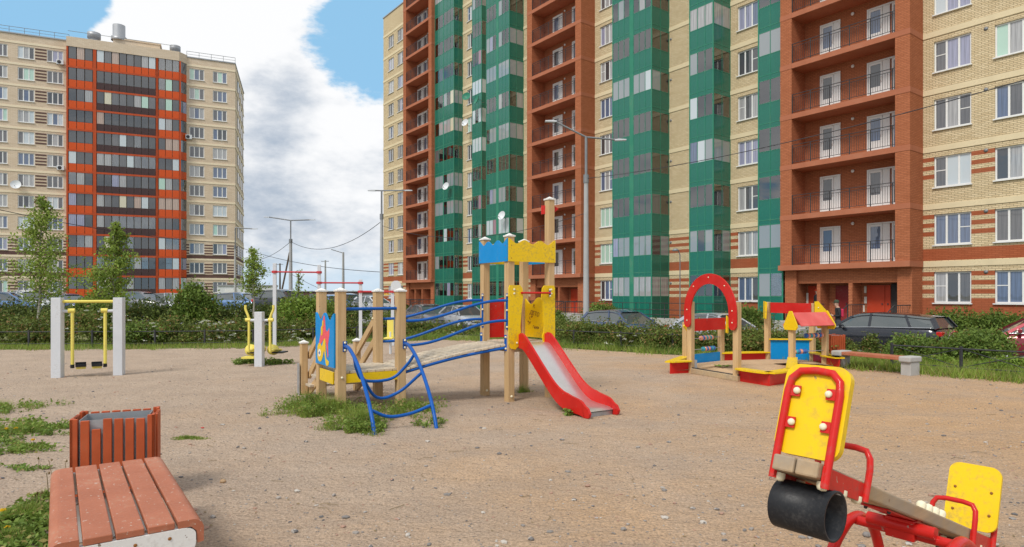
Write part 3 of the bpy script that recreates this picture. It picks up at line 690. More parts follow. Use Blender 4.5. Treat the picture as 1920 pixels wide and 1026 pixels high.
for k in range(12):
    for a, c, n, q in gw:
        bb = random.choice(FS)
        for i in range(n): orange_cell(a + (c - a) * (i + .5) / n, -1, (c - a) / n, 0, k, q, bb)
    vx, vy = bc - br_, 1.0; LL = math.hypot(vx, vy); ang = math.atan2(vy, vx)
    for i in range(2): t_ = (i + .5) / 2; orange_cell(br_ + vx * t_, -1 + vy * t_, LL / 2, ang, k, 'o', 'pane_dim')
# roof: plant room, fans, railing
rx = lambda px: SL(px, 3)
mb = MB(); mb.box(rx(212), rx(300), 3, 8, LT, LT + 2.2); mb.box(rx(210), rx(302), 2.9, 8.1, LT + 2.2, LT + 2.4); obj('plant_room', mb, 'brick_far', far)
mb = MB(); mb.box(rx(255), rx(322), 2.0, 3, LT, LT + 1.3); obj('plant_room', mb, 'course_far', far)
def roof_fan(px, r, h, h0):
    q = MB(); x = rx(px); q.lathe([(r * 1.8, LT + .1), (r * 1.6, LT + h0), (r * .8, LT + h0 + .05), (r * .8, LT + h0 + .5), (r * 1.1, LT + h0 + .55), (r * 1.1, LT + h0 + h), (r * .2, LT + h0 + h + .1)], 14, 0, Matrix.Translation((x, 2.2, 0))); obj('roof_fan', q, 'roof_metal', far)
roof_fan(178, .75, 1.3, 1.0); roof_fan(329, .65, 1.2, .9)
q = MB(); q.lathe([(1.0, LT + 2.2), (1.0, LT + 2.7), (.8, LT + 2.7), (.8, LT + 4.4), (.75, LT + 4.4)], 16, 0, Matrix.Translation((rx(222), 3.6, 0))); obj('chimney', q, 'roof_metal', far)
q = MB()
for a, c, y in ((-60, bl, .15), (bc, 0, .15)):
    q.tube([(a, y, LT + .95), (c, y, LT + .95)], .035, 5); q.tube([(a, y, LT + .55), (c, y, LT + .55)], .025, 5)
    n = int((c - a) / 1.6)
    for i in range(n + 1): x = a + (c - a) * i / n; q.tube([(x, y, LT), (x, y, LT + .95)], .03, 5)
q.tube([(bl, -.6, LT + 1.2), (br_, -.6, LT + 1.2)], .035, 5)
obj('roof_railing', q, 'metal_grey', far)
# white tall store and dark sheds behind the parked cars
t = thing('storage_building', 'low white storage building at the foot of the distant block', 'building', (-33.0, 82, .1), .35)
mb = MB(); mb.box(-4, 3, 0, 5, 0, 2.6); obj('wall', mb, 'tarp_white', t); mb = MB(); mb.box(-4.1, 3.1, -.1, 5.1, 2.6, 2.75); obj('roof', mb, 'roof_metal', t)
mb = MB(); mb.box(.8, 2.0, -.04, 0, .1, 2.1); obj('door', mb, 'panel_brown', t); mb = MB(); mb.box(-3.2, -1.8, -.04, 0, .1, 2.2); obj('door', mb, 'window_white', t)
t = thing('garage_row', 'long dark row of flat garages near the horizon', 'garages', (-26.0, 150, -.7), .05)
mb = MB(); mb.box(-30, 24, 0, 7, 0, 3.0); obj('wall', mb, 'brick_brown', t); mb = MB(); mb.box(-30.2, 24.2, -.2, 7.2, 3.0, 3.2); obj('roof', mb, 'roof_metal', t)
for i in range(13): mb = MB(); mb.box(-29 + i * 4.1, -26.2 + i * 4.1, -.05, 0, .1, 2.5); obj('garage_door', mb, 'metal_grey', t)

# satellite dishes and air conditioners hung on the blocks
def dish(pos, r, mat_, label, rz):
    t = thing('satellite_dish', label, 'satellite dish', pos, rz, 'satellite dishes on the facades')
    Tm = Matrix.Rotation(R(72), 4, 'X'); q = MB(); prof = [(.001, 0), (r * .4, .02 * r / .4), (r * .75, .07 * r / .4), (r, .13 * r / .4)]
    q.lathe(prof, 20, 0, Tm); q.lathe([(a, z_ - .012) for a, z_ in prof], 20, 0, Tm); obj('reflector', q, mat_, t)
    q = MB(); q.tube([(0, -.02, -r * .8), (0, -r * 1.1, -r * .3)], .012, 5); q.box(-.03, .03, -r * 1.15 - .05, -r * 1.15 + .05, -r * .35, -r * .2); obj('feed_arm', q, 'metal_grey', t)
    q = MB(); q.tube([(0, .02, 0), (0, .35, 0), (0, .35, -.2), (0, .62, -.2)], .022, 6); obj('bracket', q, 'metal_grey', t)
def onface(px, py, d):
    s = S(px, d); Y = OY + UY * s + WY * d; return Vector((OX + UX * s + WX * d, Y, EYE - (py - HZ) * Y / F))
dish(onface(875, 182, .3), 0.43, 'frame_green', 'green satellite dish, left of the two beside the narrow window column', BANG + .6)
dish(onface(896, 187, .2), 0.47, 'frame_green', 'green satellite dish, right of the two, against the narrow green bay', BANG - .2)
dish(onface(873, 231, .6), 0.39, 'tarp_white', 'small white satellite dish directly under the two green dishes', BANG + .3)
dish(onface(837, 350, -.1), 0.41, 'tarp_white', 'white satellite dish on the green bay beside the farthest loggias', BANG + .3)
dish(onface(942, 405, -.6), 0.41, 'tarp_white', 'white satellite dish on the wide green bay above the blue tower crown', BANG + .2)
s_ = SL(30, -.5); dish((LOX + LX * s_ + LY * .5, LOY + LY * s_ - LX * .5, EYE - (349 - HZ) * 85 / F), .6, 'tarp_white', 'white satellite dish on the distant beige block', math.atan2(LY, LX))
def aircon(px, py, lab):
    s = SL(px, -.3); Y = LOY + LY * s - LX * .3; t = thing('air_conditioner', lab, 'air conditioner', (LOX + LX * s + LY * .3, Y, EYE - (py - HZ) * Y / F), math.atan2(LY, LX), 'air conditioners on the distant block')
    q = MB(); q.box(-.42, .42, -.2, .12, -.3, .3); obj('case', q, 'tarp_white', t, bevel=.03); q = MB(); q.lathe([(.001, .0), (.22, .02), (.24, 0)], 14, 0, Matrix.Translation((-.1, -.2, 0)) @ Matrix.Rotation(R(90), 4, 'X')); obj('fan_grille', q, 'iron_dark', t)
    q = MB(); q.box(-.35, -.3, -.15, .25, -.36, -.3); q.box(.3, .35, -.15, .25, -.36, -.3); obj('bracket', q, 'metal_grey', t)
aircon(113, 117, 'white air conditioner under a top floor window of the distant block')
aircon(114, 315, 'white air conditioner halfway up the distant block beside the orange bay')
aircon(354, 257, 'white air conditioner right of the orange bay on the distant block')
# ================================================================ STREET LAMPS, POLES AND WIRES
def gz(y_far): return -.35
def lamp(px, Y, zt, zthick, arms, label, base_z, r0=.15, r1=.10, brace=False):
    x = (px - 960) / F * Y; t = thing('street_lamp', label, 'street lamp', (x, Y, base_z))
    q = MB(); q.tube([(0, 0, 0), (0, 0, zthick - base_z)], r0, 10, r1=r1); obj('concrete_post', q, 'concrete_pole', t)
    q = MB(); q.tube([(0, 0, zthick - base_z - .3), (0, 0, zt - base_z)], .065, 8); q.tube([(0, 0, zthick - base_z - .35), (0, 0, zthick - base_z + .03)], r1 + .03, 10); obj('steel_pole', q, 'metal_grey', t)
    for ax, az in arms:      # end of the arm in pixels
        ex = (ax - px) / F * Y; ez = EYE - (az - HZ) * Y / F - base_z; q = MB()
        q.tube([(0, 0, zt - base_z - .02), (ex * .9, 0, ez - .01)], .026 + .0006 * Y, 6); a_ = obj('lamp_arm', q, 'metal_grey', t)
        q = MB(); q.prism([(-.28, 0), (.25, -.02), (.28, .03), (.1, .07), (-.26, .05)] if ex < 0 else [(.28, 0), (.26, .05), (-.1, .07), (-.28, .03), (-.25, -.02)], (ex, .1, ez - .04), (1, 0, 0), (0, 0, 1), .2); obj('lamp_head', q, 'metal_lightgrey', a_, bevel=.02)
    if brace: q = MB(); q.tube([(-.1, 0, zthick - base_z - 1.3), (brace, 0, 0)], .09, 8); obj('brace', q, 'bark_brown', t)
    return t
lamp(1099, 30.0, 8.95, 7.15, [(1033, 227), (1163, 262)], 'nearest tall street lamp with two arms in front of the brick block', -.4)
lamp(715.5, 45.7, 9.0, 7.3, [(697, 357), (766, 357)], 'street lamp with two short arms at the left end of the brick block', -.2)
lamp(545, 64, 9.0, 7.1, [(500, 407), (586, 412)], 'double street lamp held by a slanting brace post between the blocks', .2, .2, .14, brace=-1.25)
lamp(441, 71, 9.0, 7.0, [(478, 429)], 'single arm street lamp beside the right edge of the distant block', .2)
for px, Y, yt, lab in ((525, 100, 494, 'small far wooden pole left of the braced street lamp'), (610, 92, 488, 'thin far pole with a crosspiece behind the exercise bars'), (643.5, 70, 473, 'far grey pole with a short lamp above the parked cars')):
    z = EYE + (HZ - yt) * Y / F; t = thing('utility_pole', lab, 'utility pole', ((px - 960) / F * Y, Y, .2))
    q = MB(); q.tube([(0, 0, 0), (0, 0, z - .2)], .17, 8, r1=.11); obj('post', q, 'concrete_pole' if px > 600 else 'bark_brown', t)
    q = MB(); q.tube([(-.6, 0, z - .35), (.5, 0, z - .35)] if px < 640 else [(0, 0, z - .3), (-1.3, 0, z + .1)], .05, 6); obj('crosspiece', q, 'metal_grey', t)
t = thing('street_lamp', 'short thin lamp with a curved top by the striped wall between the green bays', 'street lamp', (*((1275 - 960) / F * 36, 36)[:1], 36, -.4))
q = MB(); q.tube([(0, 0, 0), (0, 0, 4.2), (-.08, 0, 4.45), (-.2, 0, 4.5)], .03, 6); obj('pole', q, 'metal_grey', t)
q = MB(); q.lathe([(.001, .1), (.14, .05), (.2, -.05), (.001, -.08)], 10, 0, Matrix.Translation((-.25, 0, 4.5))); obj('lamp_head', q, 'metal_grey', t)
def wire(p0, p1, sag, label, r=.015):
    pts = []; p0, p1 = Vector(p0), Vector(p1)
    for i in range(21): t_ = i / 20; p = p0.lerp(p1, t_); p.z -= 4 * sag * t_ * (1 - t_); pts.append(p)
    q = MB(); q.tube(pts, r, 5); o = obj('overhead_wire', q, 'iron_dark'); tag(o, label, 'cable')
LP1, LP2, LP3 = atY(1099, 335, 30), atY(715.5, 415, 45.7), atY(545, 453, 64)
wire(LP1, atY(1990, 130, 16), .35, 'black wire crossing the right-hand loggias to the nearest lamp')
wire(LP2, LP3, 1.3, 'sagging wire between the two lamps across the open sky', .022)
wire(LP2 + Vector((0, 0, -3.6)), atY(445, 462, 71), .5, 'lower wire sloping down across the sky to the end of the block', .022)
wire(LP3, atY(455, 487, 71), .7, 'short wire from the braced lamp towards the distant block', .022)
wire(atY(441, 456, 71), atY(-60, 380, 50), .6, 'pale wire running across the front of the distant block', .03)
wire(LP2 + Vector((0, 0, -.3)), LP1 + Vector((0, 0, -1.6)), 1.0, 'thin wire hanging in front of the far green balconies', .014)
wire(LP2 + Vector((0, 0, -6)), atY(548, 515, 64), .4, 'lowest faint wire above the exercise bars', .018)

# ================================================================ PARKED CARS
def car(label, pos, head, L, W, H, body, kind='hatch', group='cars parked around the playground', detail=True):
    t = thing('parked_car', label, 'car', pos, math.atan2(head[1], head[0]), group)     # local +x is the front
    h = H / 1.5
    if kind == 'wagon': prof = [(-.5, .62, .60), (-.49, .94, .85), (-.42, 1.05, .93), (-.2, 1.03, .98), (.1, 1.0, 1), (.24, .95, .98), (.38, .84, .93), (.47, .70, .82), (.5, .52, .62)]
    elif kind == 'sedan': prof = [(-.5, .62, .62), (-.49, .92, .86), (-.40, .98, .92), (-.3, .97, .97), (0, .94, 1), (.22, .92, .98), (.36, .84, .93), (.46, .72, .82), (.5, .52, .62)]
    else: prof = [(-.5, .60, .62), (-.485, .88, .86), (-.42, .98, .93), (-.2, .97, .98), (.1, .94, 1), (.24, .91, .98), (.38, .83, .93), (.47, .70, .82), (.5, .50, .62)]
    q = MB(); rings = []
    for fx, zt, wf in prof:
        x = fx * L; w_ = W / 2 * wf; zt *= h; zb = .22 if abs(fx) < .47 else .30
        half = [(w_ * .82, zb), (w_ * .97, zb + .08), (w_, zb + (zt - zb) * .45), (w_ * .985, zb + (zt - zb) * .72), (w_ * .93, zt - .03), (w_ * .80, zt)]
        rings.append([(x, y, z) for y, z in half] + [(x, -y, z) for y, z in reversed(half)])
    n = len(rings[0]); vs = [p for r_ in rings for p in r_]
    fs = [(i * n + k, i * n + (k + 1) % n, (i + 1) * n + (k + 1) % n, (i + 1) * n + k) for i in range(len(rings) - 1) for k in range(n)] + [tuple(range(n)), tuple(reversed(range((len(rings) - 1) * n, len(rings) * n)))]
    q.add(vs, fs, 0, True); obj('body', q, body, t)
    if kind == 'wagon': gh = [(-.475, -.445, .93, .93), (-.40, -.36, .96, 1.36), (.0, 0, .96, 1.45), (.10, .03, .95, 1.43), (.27, .12, .90, 1.36)]; top = [(-.43, 1.38), (-.25, 1.46), (0, 1.5), (.08, 1.47), (.14, 1.39)]; base = [(-.48, 1.02), (-.3, 1.00), (0, .98), (.2, .96), (.30, .92)]
    elif kind == 'sedan': top = [(-.24, 1.40), (-.12, 1.47), (0, 1.49), (.06, 1.47), (.11, 1.40)]; base = [(-.38, .95), (-.2, .95), (0, .93), (.18, .92), (.29, .90)]
    else: top = [(-.40, 1.38), (-.25, 1.46), (-.05, 1.5), (.04, 1.47), (.10, 1.40)]; base = [(-.47, .95), (-.3, .95), (0, .93), (.18, .92), (.28, .90)]
    wb, wt = W / 2 * .90, W / 2 * .68
    q = MB(); vs = []; m_ = len(top)
    for (bx_, bz_), (tx, tz) in zip(base, top): vs += [(bx_ * L, wb, bz_ * h - .02), (tx * L, wt, tz * h - .03), (tx * L, -wt, tz * h - .03), (bx_ * L, -wb, bz_ * h - .02)]
    fs = []
    for i in range(m_ - 1):
        for k in range(3): fs.append((i * 4 + k, i * 4 + k + 1, i * 4 + k + 5, i * 4 + k + 4))
    fs += [(0, 3, 2, 1), tuple((m_ - 1) * 4 + k for k in (0, 1, 2, 3))]
    q.add(vs, fs, 0); obj('windows', q, 'car_glass', t)
    q = MB(); vs = []
    for i, (tx, tz) in enumerate(top):
        e = (-.02 if i == 0 else .02 if i == m_ - 1 else 0) * 2
        vs += [(tx * L + e, wt * 1.10, tz * h - .10), (tx * L + e, wt * .7, tz * h + .0), (tx * L + e, -wt * .7, tz * h), (tx * L + e, -wt * 1.10, tz * h - .10)]
    fs = [(i * 4 + k, i * 4 + k + 1, i * 4 + k + 5, i * 4 + k + 4) for i in range(m_ - 1) for k in range(3)]
    q.add(vs, fs, 0, True); obj('roof', q, body, t)
    q = MB()
    for sgn in (-1, 1):
        for i in (0, 1, 2, 4):
            (bx_, bz_), (tx, tz) = base[i], top[i]
            if kind != 'wagon' and i == 1: continue
            q.beam((bx_ * L, sgn * (wb + .006), bz_ * h - .02), (tx * L, sgn * (wt + .008), tz * h - .04), .03, .16 if i == 0 else .08, 0, (1, 0, 0))
    obj('pillars', q, body, t)
    if detail:
        q = MB()
        for sgn in (-1, 1): q.tube([(base[0][0] * L + .2, sgn * (wb + .015), base[0][1] * h), (base[2][0] * L, sgn * (wb + .03), base[2][1] * h + .0), (base[-1][0] * L - .1, sgn * (wb + .01), base[-1][1] * h + .01)], .014, 5)
        obj('chrome_strip', q, 'chrome', t)
        for sgn in (-1, 1):
            for fx in (.03, -.20): q = MB(); q.box(fx * L - .10, fx * L + .10, sgn * (W / 2 * .985), sgn * (W / 2 * .985 + .03), .80 * h, .83 * h); obj('door_handle', q, 'chrome', t)
    for sgn in (-1, 1):
        q = MB(); q.box(.19 * L, .215 * L, sgn * W / 2 * .93, sgn * (W / 2 * .93 + .20), .93 * h, 1.05 * h); obj('mirror', q, body, t, bevel=.02)
        q = MB(); q.box(-.503 * L, -.465 * L, sgn * W / 2 * .52, sgn * W / 2 * .86, .74 * h, .90 * h); obj('tail_light', q, 'lamp_red', t, bevel=.03)
        q = MB(); q.box(.465 * L, .492 * L, sgn * W / 2 * .45, sgn * W / 2 * .84, .58 * h, .70 * h); obj('headlight', q, 'lamp_clear', t, bevel=.03)
        for fx in (-.30, .31):
            Tw = Matrix.Translation((fx * L, sgn * (W / 2 - .10), .31)) @ Matrix.Rotation(R(90), 4, 'X')
            q = MB(); q.lathe([(.20, -.12), (.30, -.11), (.32, -.08), (.32, .08), (.30, .11), (.20, .12)], 20, 0, Tw); wh = obj('wheel', q, 'tyre_black', t)
            q = MB(); q.lathe([(.001, -.10), (.05, -.11), (.19, -.09), (.21, -.11), (.21, .11), (.19, .09), (.05, .11), (.001, .10)], 20, 0, Tw); obj('rim', q, 'metal_lightgrey', wh)
    q = MB(); q.box(-.508 * L, -.497 * L, -.26, .26, .66 * h, .76 * h); obj('number_plate', q, 'plate_white', t)
    for bx in ((-.506, -.43, .28, .56), (.43, .506, .26, .46)):
        q = MB(); q.box(bx[0] * L, bx[1] * L, -W / 2 * .8, W / 2 * .8, bx[2], bx[3] * h); obj('bumper', q, body if kind != 'wagon' else 'plastic_black', t, bevel=.06)
    return t
def cxy(px, Y): return ((px - 960) / F * Y, Y)
UH = (UX, UY)
car('black estate car with red tail lights parked behind the far bench', (*cxy(1648, 23.6), -.53), (-.62, .785), 4.5, 1.84, 1.50, 'car_black', 'wagon')
car('dark red car with only its bonnet in view at the right edge', (*cxy(1972, 18.6), -.38), (-.86, .51), 4.2, 1.75, 1.45, 'car_red', 'hatch')
car('dark blue hatchback behind the low hedge right of the nearest lamp', (*cxy(1168, 28.5), -.45), (.52, -.85), 4.3, 1.78, 1.40, 'car_blue', 'hatch')
car('pale saloon car seen through the red arch of the sandbox', (*cxy(1345, 26.8), -.55), (.60, -.80), 4.3, 1.76, 1.42, 'car_silver', 'sedan')
car('silver saloon car behind the blue rope-like rails of the bridge', (*cxy(868, 38), -.4), (.5, -.87), 4.4, 1.78, 1.42, 'car_silver', 'sedan')
car('dark grey saloon car, left neighbour of the silver saloon', (*cxy(801, 40), -.4), (.5, -.87), 4.5, 1.80, 1.45, 'car_grey', 'sedan')
for px, Y, col, knd, hd, Hh, lab in ((8, 44, 'car_bluelight', 'hatch', (.9, .4), 1.62, 'pale blue car at the left edge of the row before the distant block'),
    (52, 46, 'car_white', 'wagon', (.8, -.5), 1.75, 'white high car near the left end of the distant row'),
    (128, 47, 'car_blue', 'hatch', (.8, -.4), 1.5, 'blue car half hidden by the tall birch on the left'),
    (262, 46, 'car_grey', 'wagon', (.95, -.1), 1.66, 'long grey car in front of the orange ground floor'),
    (325, 47, 'car_silver', 'hatch', (.95, -.2), 1.55, 'silver car right below the orange ground floor balconies'),
    (452, 50, 'car_bluelight', 'hatch', (.95, -.2), 1.6, 'blue car left of the small birch in front of the white store'),
    (530, 46, 'car_black', 'wagon', (.9, -.4), 1.8, 'large dark car right of the small birch'),
    (622, 50, 'car_bluelight', 'hatch', (.7, -.7), 1.5, 'pale blue car seen between the first two wooden posts'),
    (650, 53, 'car_grey', 'wagon', (.7, -.7), 1.62, 'dark grey car behind the horizontal bars'),
    (697, 52, 'car_white', 'sedan', (.8, -.6), 1.42, 'white saloon car right of the last white bar post')):
    car(lab, (*cxy(px, Y), .2 if px < 600 else .12), hd, 4.4, 1.78, Hh, col, knd, 'cars in the distant row', detail=False)

# ================================================================ PEOPLE
def person(pos, rz, label, trousers, jacket, cap, pose='phone', group=None):
    t = thing('person', label, 'person', pos, rz, group)
    V = [(0, 0, .95), (0, 0, 1.12), (0, .0, 1.30), (0, 0, 1.43), (0, .02, 1.50), (0, .05, 1.56), (0, .06, 1.66), (0, .05, 1.74)]
    Rr = [(.15, .11), (.14, .10), (.17, .11), (.12, .09), (.055, .055), (.07, .08), (.078, .095), (.05, .06)]
    E_ = [(i, i + 1) for i in range(7)]
    def add(p, r, frm): V.append(p); Rr.append(r); E_.append((frm, len(V) - 1)); return len(V) - 1
    for sx in (-1, 1):
        a = add((sx * .09, 0, .88), (.095, .10), 0); b_ = add((sx * .10, .02 + .05 * sx, .48), (.062, .065), a); c = add((sx * .10, -.02 + .03 * sx, .09), (.042, .045), b_); add((sx * .11, .14 + .03 * sx, .035), (.04, .03), c)
        s_ = add((sx * .18, 0, 1.40), (.06, .06), 3); e_ = add((sx * .23, -.02, 1.13), (.045, .045), s_)
        h_ = add((sx * .12, .20, 1.13) if pose == 'phone' else (sx * .22, .08, .90), (.034, .034), e_); add((sx * .07, .27, 1.17) if pose == 'phone' else (sx * .22, .10, .82), (.03, .038), h_)
    me = bpy.data.meshes.new('body'); me.from_pydata(V, E_, []); o = bpy.data.objects.new('body', me); C.objects.link(o); o.parent = t
    sk = o.modifiers.new('skin', 'SKIN'); o.modifiers.new('sub', 'SUBSURF').levels = 2; o.modifiers['sub'].render_levels = 2
    for i, r in enumerate(Rr): me.skin_vertices[0].data[i].radius = r
    me.skin_vertices[0].data[0].use_root = True
    m_, gg, b, oo = newmat('clothed_skin_' + trousers + jacket); z = gg.sep(objc(gg)); yy = z.outputs[1]; z = z.outputs[2]
    col = gg.mix(gg.math('GREATER_THAN', z, .97), tuple(M[trousers].node_tree.nodes['Mix'].inputs[6].default_value[:3]), (.016, .017, .02))
    hand = gg.math('MULTIPLY', gg.math('GREATER_THAN', yy, .21), gg.math('GREATER_THAN', z, .6))
    col = gg.mix(gg.math('MAXIMUM', gg.math('GREATER_THAN', z, 1.475), hand), col, (.55, .33, .24)); col = gg.mix(gg.math('LESS_THAN', z, .08), col, (.03, .03, .03))
    setc(gg, b.inputs['Base Color'], col); b.inputs['Roughness'].default_value = .85; me.materials.append(m_)
    q = MB(); q.lathe([(.001, .12), (.06, .11), (.095, .06), (.102, 0), (.098, -.01)], 14, 0, Matrix.Translation((0, .05, 1.68))); q.prism([(-.06, 0), (.06, 0), (.045, .09), (-.045, .09)], (0, .13, 1.68), (1, 0, 0), (0, 1, -.1), .012); obj('cap', q, cap, t)
    q = MB(); q.lathe([(.001, .022), (.012, .012), (.014, 0)], 8, 0, Matrix.Translation((0, .165, 1.62)) @ Matrix.Rotation(R(-90), 4, 'X')); q.box(-.03, .03, .150, .158, 1.572, 1.580, 1)
    for sx in (-1, 1): q.box(sx * .035 - .012, sx * .035 + .012, .145, .153, 1.645, 1.655, 1); q.lathe([(.001, .02), (.02, .01), (.022, 0)], 8, 0, Matrix.Translation((sx * .085, .06, 1.63)))
    obj('face', q, ['skin', 'hair'], t)
    q = MB(); q.box(-.12, .12, -.20, -.09, 1.08, 1.42); obj('rucksack', q, 'cloth_pink', t, bevel=.04)
    if pose == 'phone':
        for sx in (-1, 1):
            for i in range(4): q = MB(); q.tube([(sx * .06, .28, 1.19 - .016 * i), (sx * .03, .31, 1.19 - .016 * i), (sx * .012, .30, 1.19 - .016 * i)], .007, 5); obj('finger', q, 'skin', t)
            q = MB(); q.tube([(sx * .06, .26, 1.19), (sx * .03, .27, 1.215)], .008, 5); obj('thumb', q, 'skin', t)
        q = MB(); q.box(-.035, .035, .288, .296, 1.13, 1.27); ph = obj('phone', q, 'plastic_black', None); ph.location = t.location; ph.rotation_euler = t.rotation_euler
        tag(ph, 'dark phone held in both hands by the person in front of the entrance', 'phone')
    return t
p1 = atY(1571, 641, 26.8); person((p1.x, p1.y, -.4), R(78), 'person in a green cap and dark jacket with a red backpack looking at a phone', 'cloth_grey', 'cloth_black', 'cloth_green')
pp = bw(S(1533, .9), .9, .55); person(tuple(pp), R(110), 'person in dark clothes with a red cap standing in the shaded left entrance', 'cloth_grey', 'cloth_black', 'door_red', 'stand')

# ================================================================ CLIMBING FRAME WITH TWO TOWERS AND A BRIDGE
A2 = (math.cos(R(33)), math.sin(R(33))); B2v = (-math.sin(R(33)), math.cos(R(33)))
def gp(x, y, z=0): return Vector((x, y, z))
pA = gp(-2.35, 8.84); pC = pA + gp(A2[0], A2[1]) * .88; pB = pA + gp(B2v[0], B2v[1]) * .88; pD = pB + gp(A2[0], A2[1]) * .88
pE = gp(-.04, 9.70); pH = pE + gp(A2[0], A2[1]) * .75; pF = pE + gp(B2v[0], B2v[1]) * .72; pG = pF + gp(A2[0], A2[1]) * .75
play = thing('climbing_frame', 'wooden two-tower play frame with blue tube rails, arched bridge and red slide', 'playground', (0, 0, 0))
def zat(p, py): return EYE - (py - HZ) * p.y / F
def post(p, z, w=.105, cap=True, name='post'):
    mb = MB(); T = Matrix.Translation((p.x, p.y, 0)) @ Matrix.Rotation(R(33), 4, 'Z'); h_ = w / 2
    mb.box(-h_, h_, -h_, h_, -.05, z, 0, T); o = obj(name, mb, 'wood_post', play, bevel=.008)
    if cap:
        q = MB(); q.box(-h_ - .012, h_ + .012, -h_ - .012, h_ + .012, z, z + .025, 0, T); q.add([T @ Vector(v) for v in ((-h_, -h_, z + .025), (h_, -h_, z + .025), (h_, h_, z + .025), (-h_, h_, z + .025), (0, 0, z + .06))], [(0, 1, 4), (1, 2, 4), (2, 3, 4), (3, 0, 4)]); obj('post_cap', q, 'white_worn', o, bevel=.004)
    return o
def bolt(p, nrm, r=.017, parent=None):
    nrm = Vector(nrm).normalized(); q = MB(); T = Matrix.Translation(p) @ nrm.to_track_quat('Z', 'Y').to_matrix().to_4x4()
    q.lathe([(r, 0), (r * .95, r * .5), (r * .5, r * .9), (.0005, r)], 10, 0, T); return obj('bolt_cap', q, 'cream_cap', parent or play)
a3, b3 = gp(*A2), gp(*B2v); up = gp(0, 0, 1)
for p in (pA, pB, pC, pD): post(p, 1.645, .125)
for p in (pE, pF, pG): post(p, 2.47, .115)
post(pH, 3.08, .115)
sp1 = pB + b3 * .95; sp2 = pD + b3 * .95; post(sp1, .82); post(sp2, .82)
# decks
def deck(p0, la, lb, z, n, planks_along_a=True):
    for i in range(n):
        mb = MB(); w_ = la / n
        T = Matrix.Translation(p0) @ Matrix.Rotation(R(33), 4, 'Z'); mb.box(i * w_ + .004, (i + 1) * w_ - .004, -.02, lb + .02, z - .035, z + random.uniform(-.002, .002), 0, T); obj('deck_plank', mb, 'wood_plank', play, bevel=.004, seg=1)
deck(pA + gp(0, 0, 0), .88, .88, .55, 7); deck(pE, .75, .72, .885, 6)
def board(p0, p1, z0, z1, th, mat_, name='beam', off=0.0, bev=.006):
    p0, p1 = Vector(p0), Vector(p1); dd = (p1 - p0).normalized(); nn = Vector((dd.y, -dd.x, 0)); mb = MB(); o_ = p0 + nn * (off + th / 2)
    L = (p1 - p0).length; mb.prism([(0, z0), (L, z0), (L, z1), (0, z1)], o_, dd, up, -th if False else th); ob = obj(name, mb, mat_, play, bevel=bev); return ob
board(pA + a3 * .065, pC - a3 * .065, .39, .512, .03, 'yellow_paint', 'deck_beam'); board(pB + a3 * .065, pD - a3 * .065, .39, .512, .03, 'yellow_paint', 'deck_beam')
board(pA + b3 * .065, pB - b3 * .065, .39, .512, .03, 'wood_board', 'deck_beam'); board(pC + b3 * .065, pD - b3 * .065, .39, .512, .03, 'wood_board', 'deck_beam')
board(pB - b3 * .12, pA + b3 * .14, .36, .53, .02, 'yellow_paint', 'small_panel', off=.03)
for x, y in ((pE, pH), (pF, pG)): board(x + a3 * .06, y - a3 * .06, .74, .848, .03, 'wood_board', 'deck_beam')
for x, y in ((pE, pF), (pH, pG)): board(x + b3 * .06, y - b3 * .06, .74, .848, .03, 'wood_board', 'deck_beam')
# fish panel on side A-B, outward = -a3
def wavy(L, z0, z1, waves, amp, ph=0.0, n=28, horns=.0):
    pts = [(0, z0), (L, z0)]
    for i in range(n + 1):
        t_ = 1 - i / n; e = 1 - abs(2 * t_ - 1); pts.append((t_ * L, z1 + amp * math.cos(2 * math.pi * waves * t_ + ph) - amp + horns * abs(2 * t_ - 1) ** 6))
    return pts
PL = .88 - .02; o0 = pB + b3 * (-.0) - a3 * .067
zf0, zf1 = .60, 1.335
mb = MB(); mb.prism(wavy(.86, zf0, zf1 + .01, 2.0, .055), pB - b3 * .0 - a3 * .066 + (-b3) * .01, -b3, up, .02 if False else .022)
fp = obj('fish_panel', mb, 'blue_panel', play, bevel=.004)
# picture on the panel: outline in panel fractions (u left to right as seen from the camera, v up)
fo = pB - a3 * (.066) - b3 * .01
def pic(poly, mat_, layer, name):
    nn = (-b3).cross(up).normalized(); base = fo + nn * (.022 + .0012 + .0015 * layer)
    q = MB(); q.prism([(u * .86, zf0 + v * (zf1 - zf0)) for u, v in poly], base, -b3, up, .0012); obj(name, q, mat_, fp)
def sm(pts, n=5): return [(p.x, p.y) for p in bez([(*p, 0) for p in pts] + [(*pts[0], 0)], n)][:-1]
pic([(.48, .97), (.42, .86), (.33, .67), (.24, .47), (.18, .36), (.20, .30), (.34, .42), (.47, .50), (.58, .46), (.64, .30), (.69, .16), (.72, .20), (.70, .42), (.77, .60), (.77, .74), (.68, .66), (.62, .68), (.59, .62), (.56, .78), (.53, .93)][::-1], 'fish_pink', 0, 'fish_body')
pic(sm([(.12, .22), (.13, .35), (.22, .41), (.31, .40), (.38, .36), (.44, .46), (.52, .52), (.57, .46), (.58, .30), (.62, .14), (.74, .10), (.73, .03), (.62, .01), (.57, .08), (.52, .24), (.49, .28), (.42, .16), (.32, .06), (.20, .06), (.13, .12)])[::-1], 'yellow_paint', 1, 'fish_head')
ci = lambda cx, cy, r, k=.85: [(cx + r * math.cos(i * math.pi / 8), cy + r * k * 1.2 * math.sin(i * math.pi / 8)) for i in range(16)]
pic(ci(.24, .22, .075)[::-1] if False else ci(.24, .22, .075), 'white_worn', 2, 'fish_eye'); pic(ci(.245, .22, .03), 'blue_tube', 3, 'fish_pupil')
pic(ci(.37, .66, .05, 1.6), 'yellow_paint', 2, 'fish_scale'); pic(ci(.43, .80, .035, 1.6), 'yellow_paint', 2, 'fish_scale')
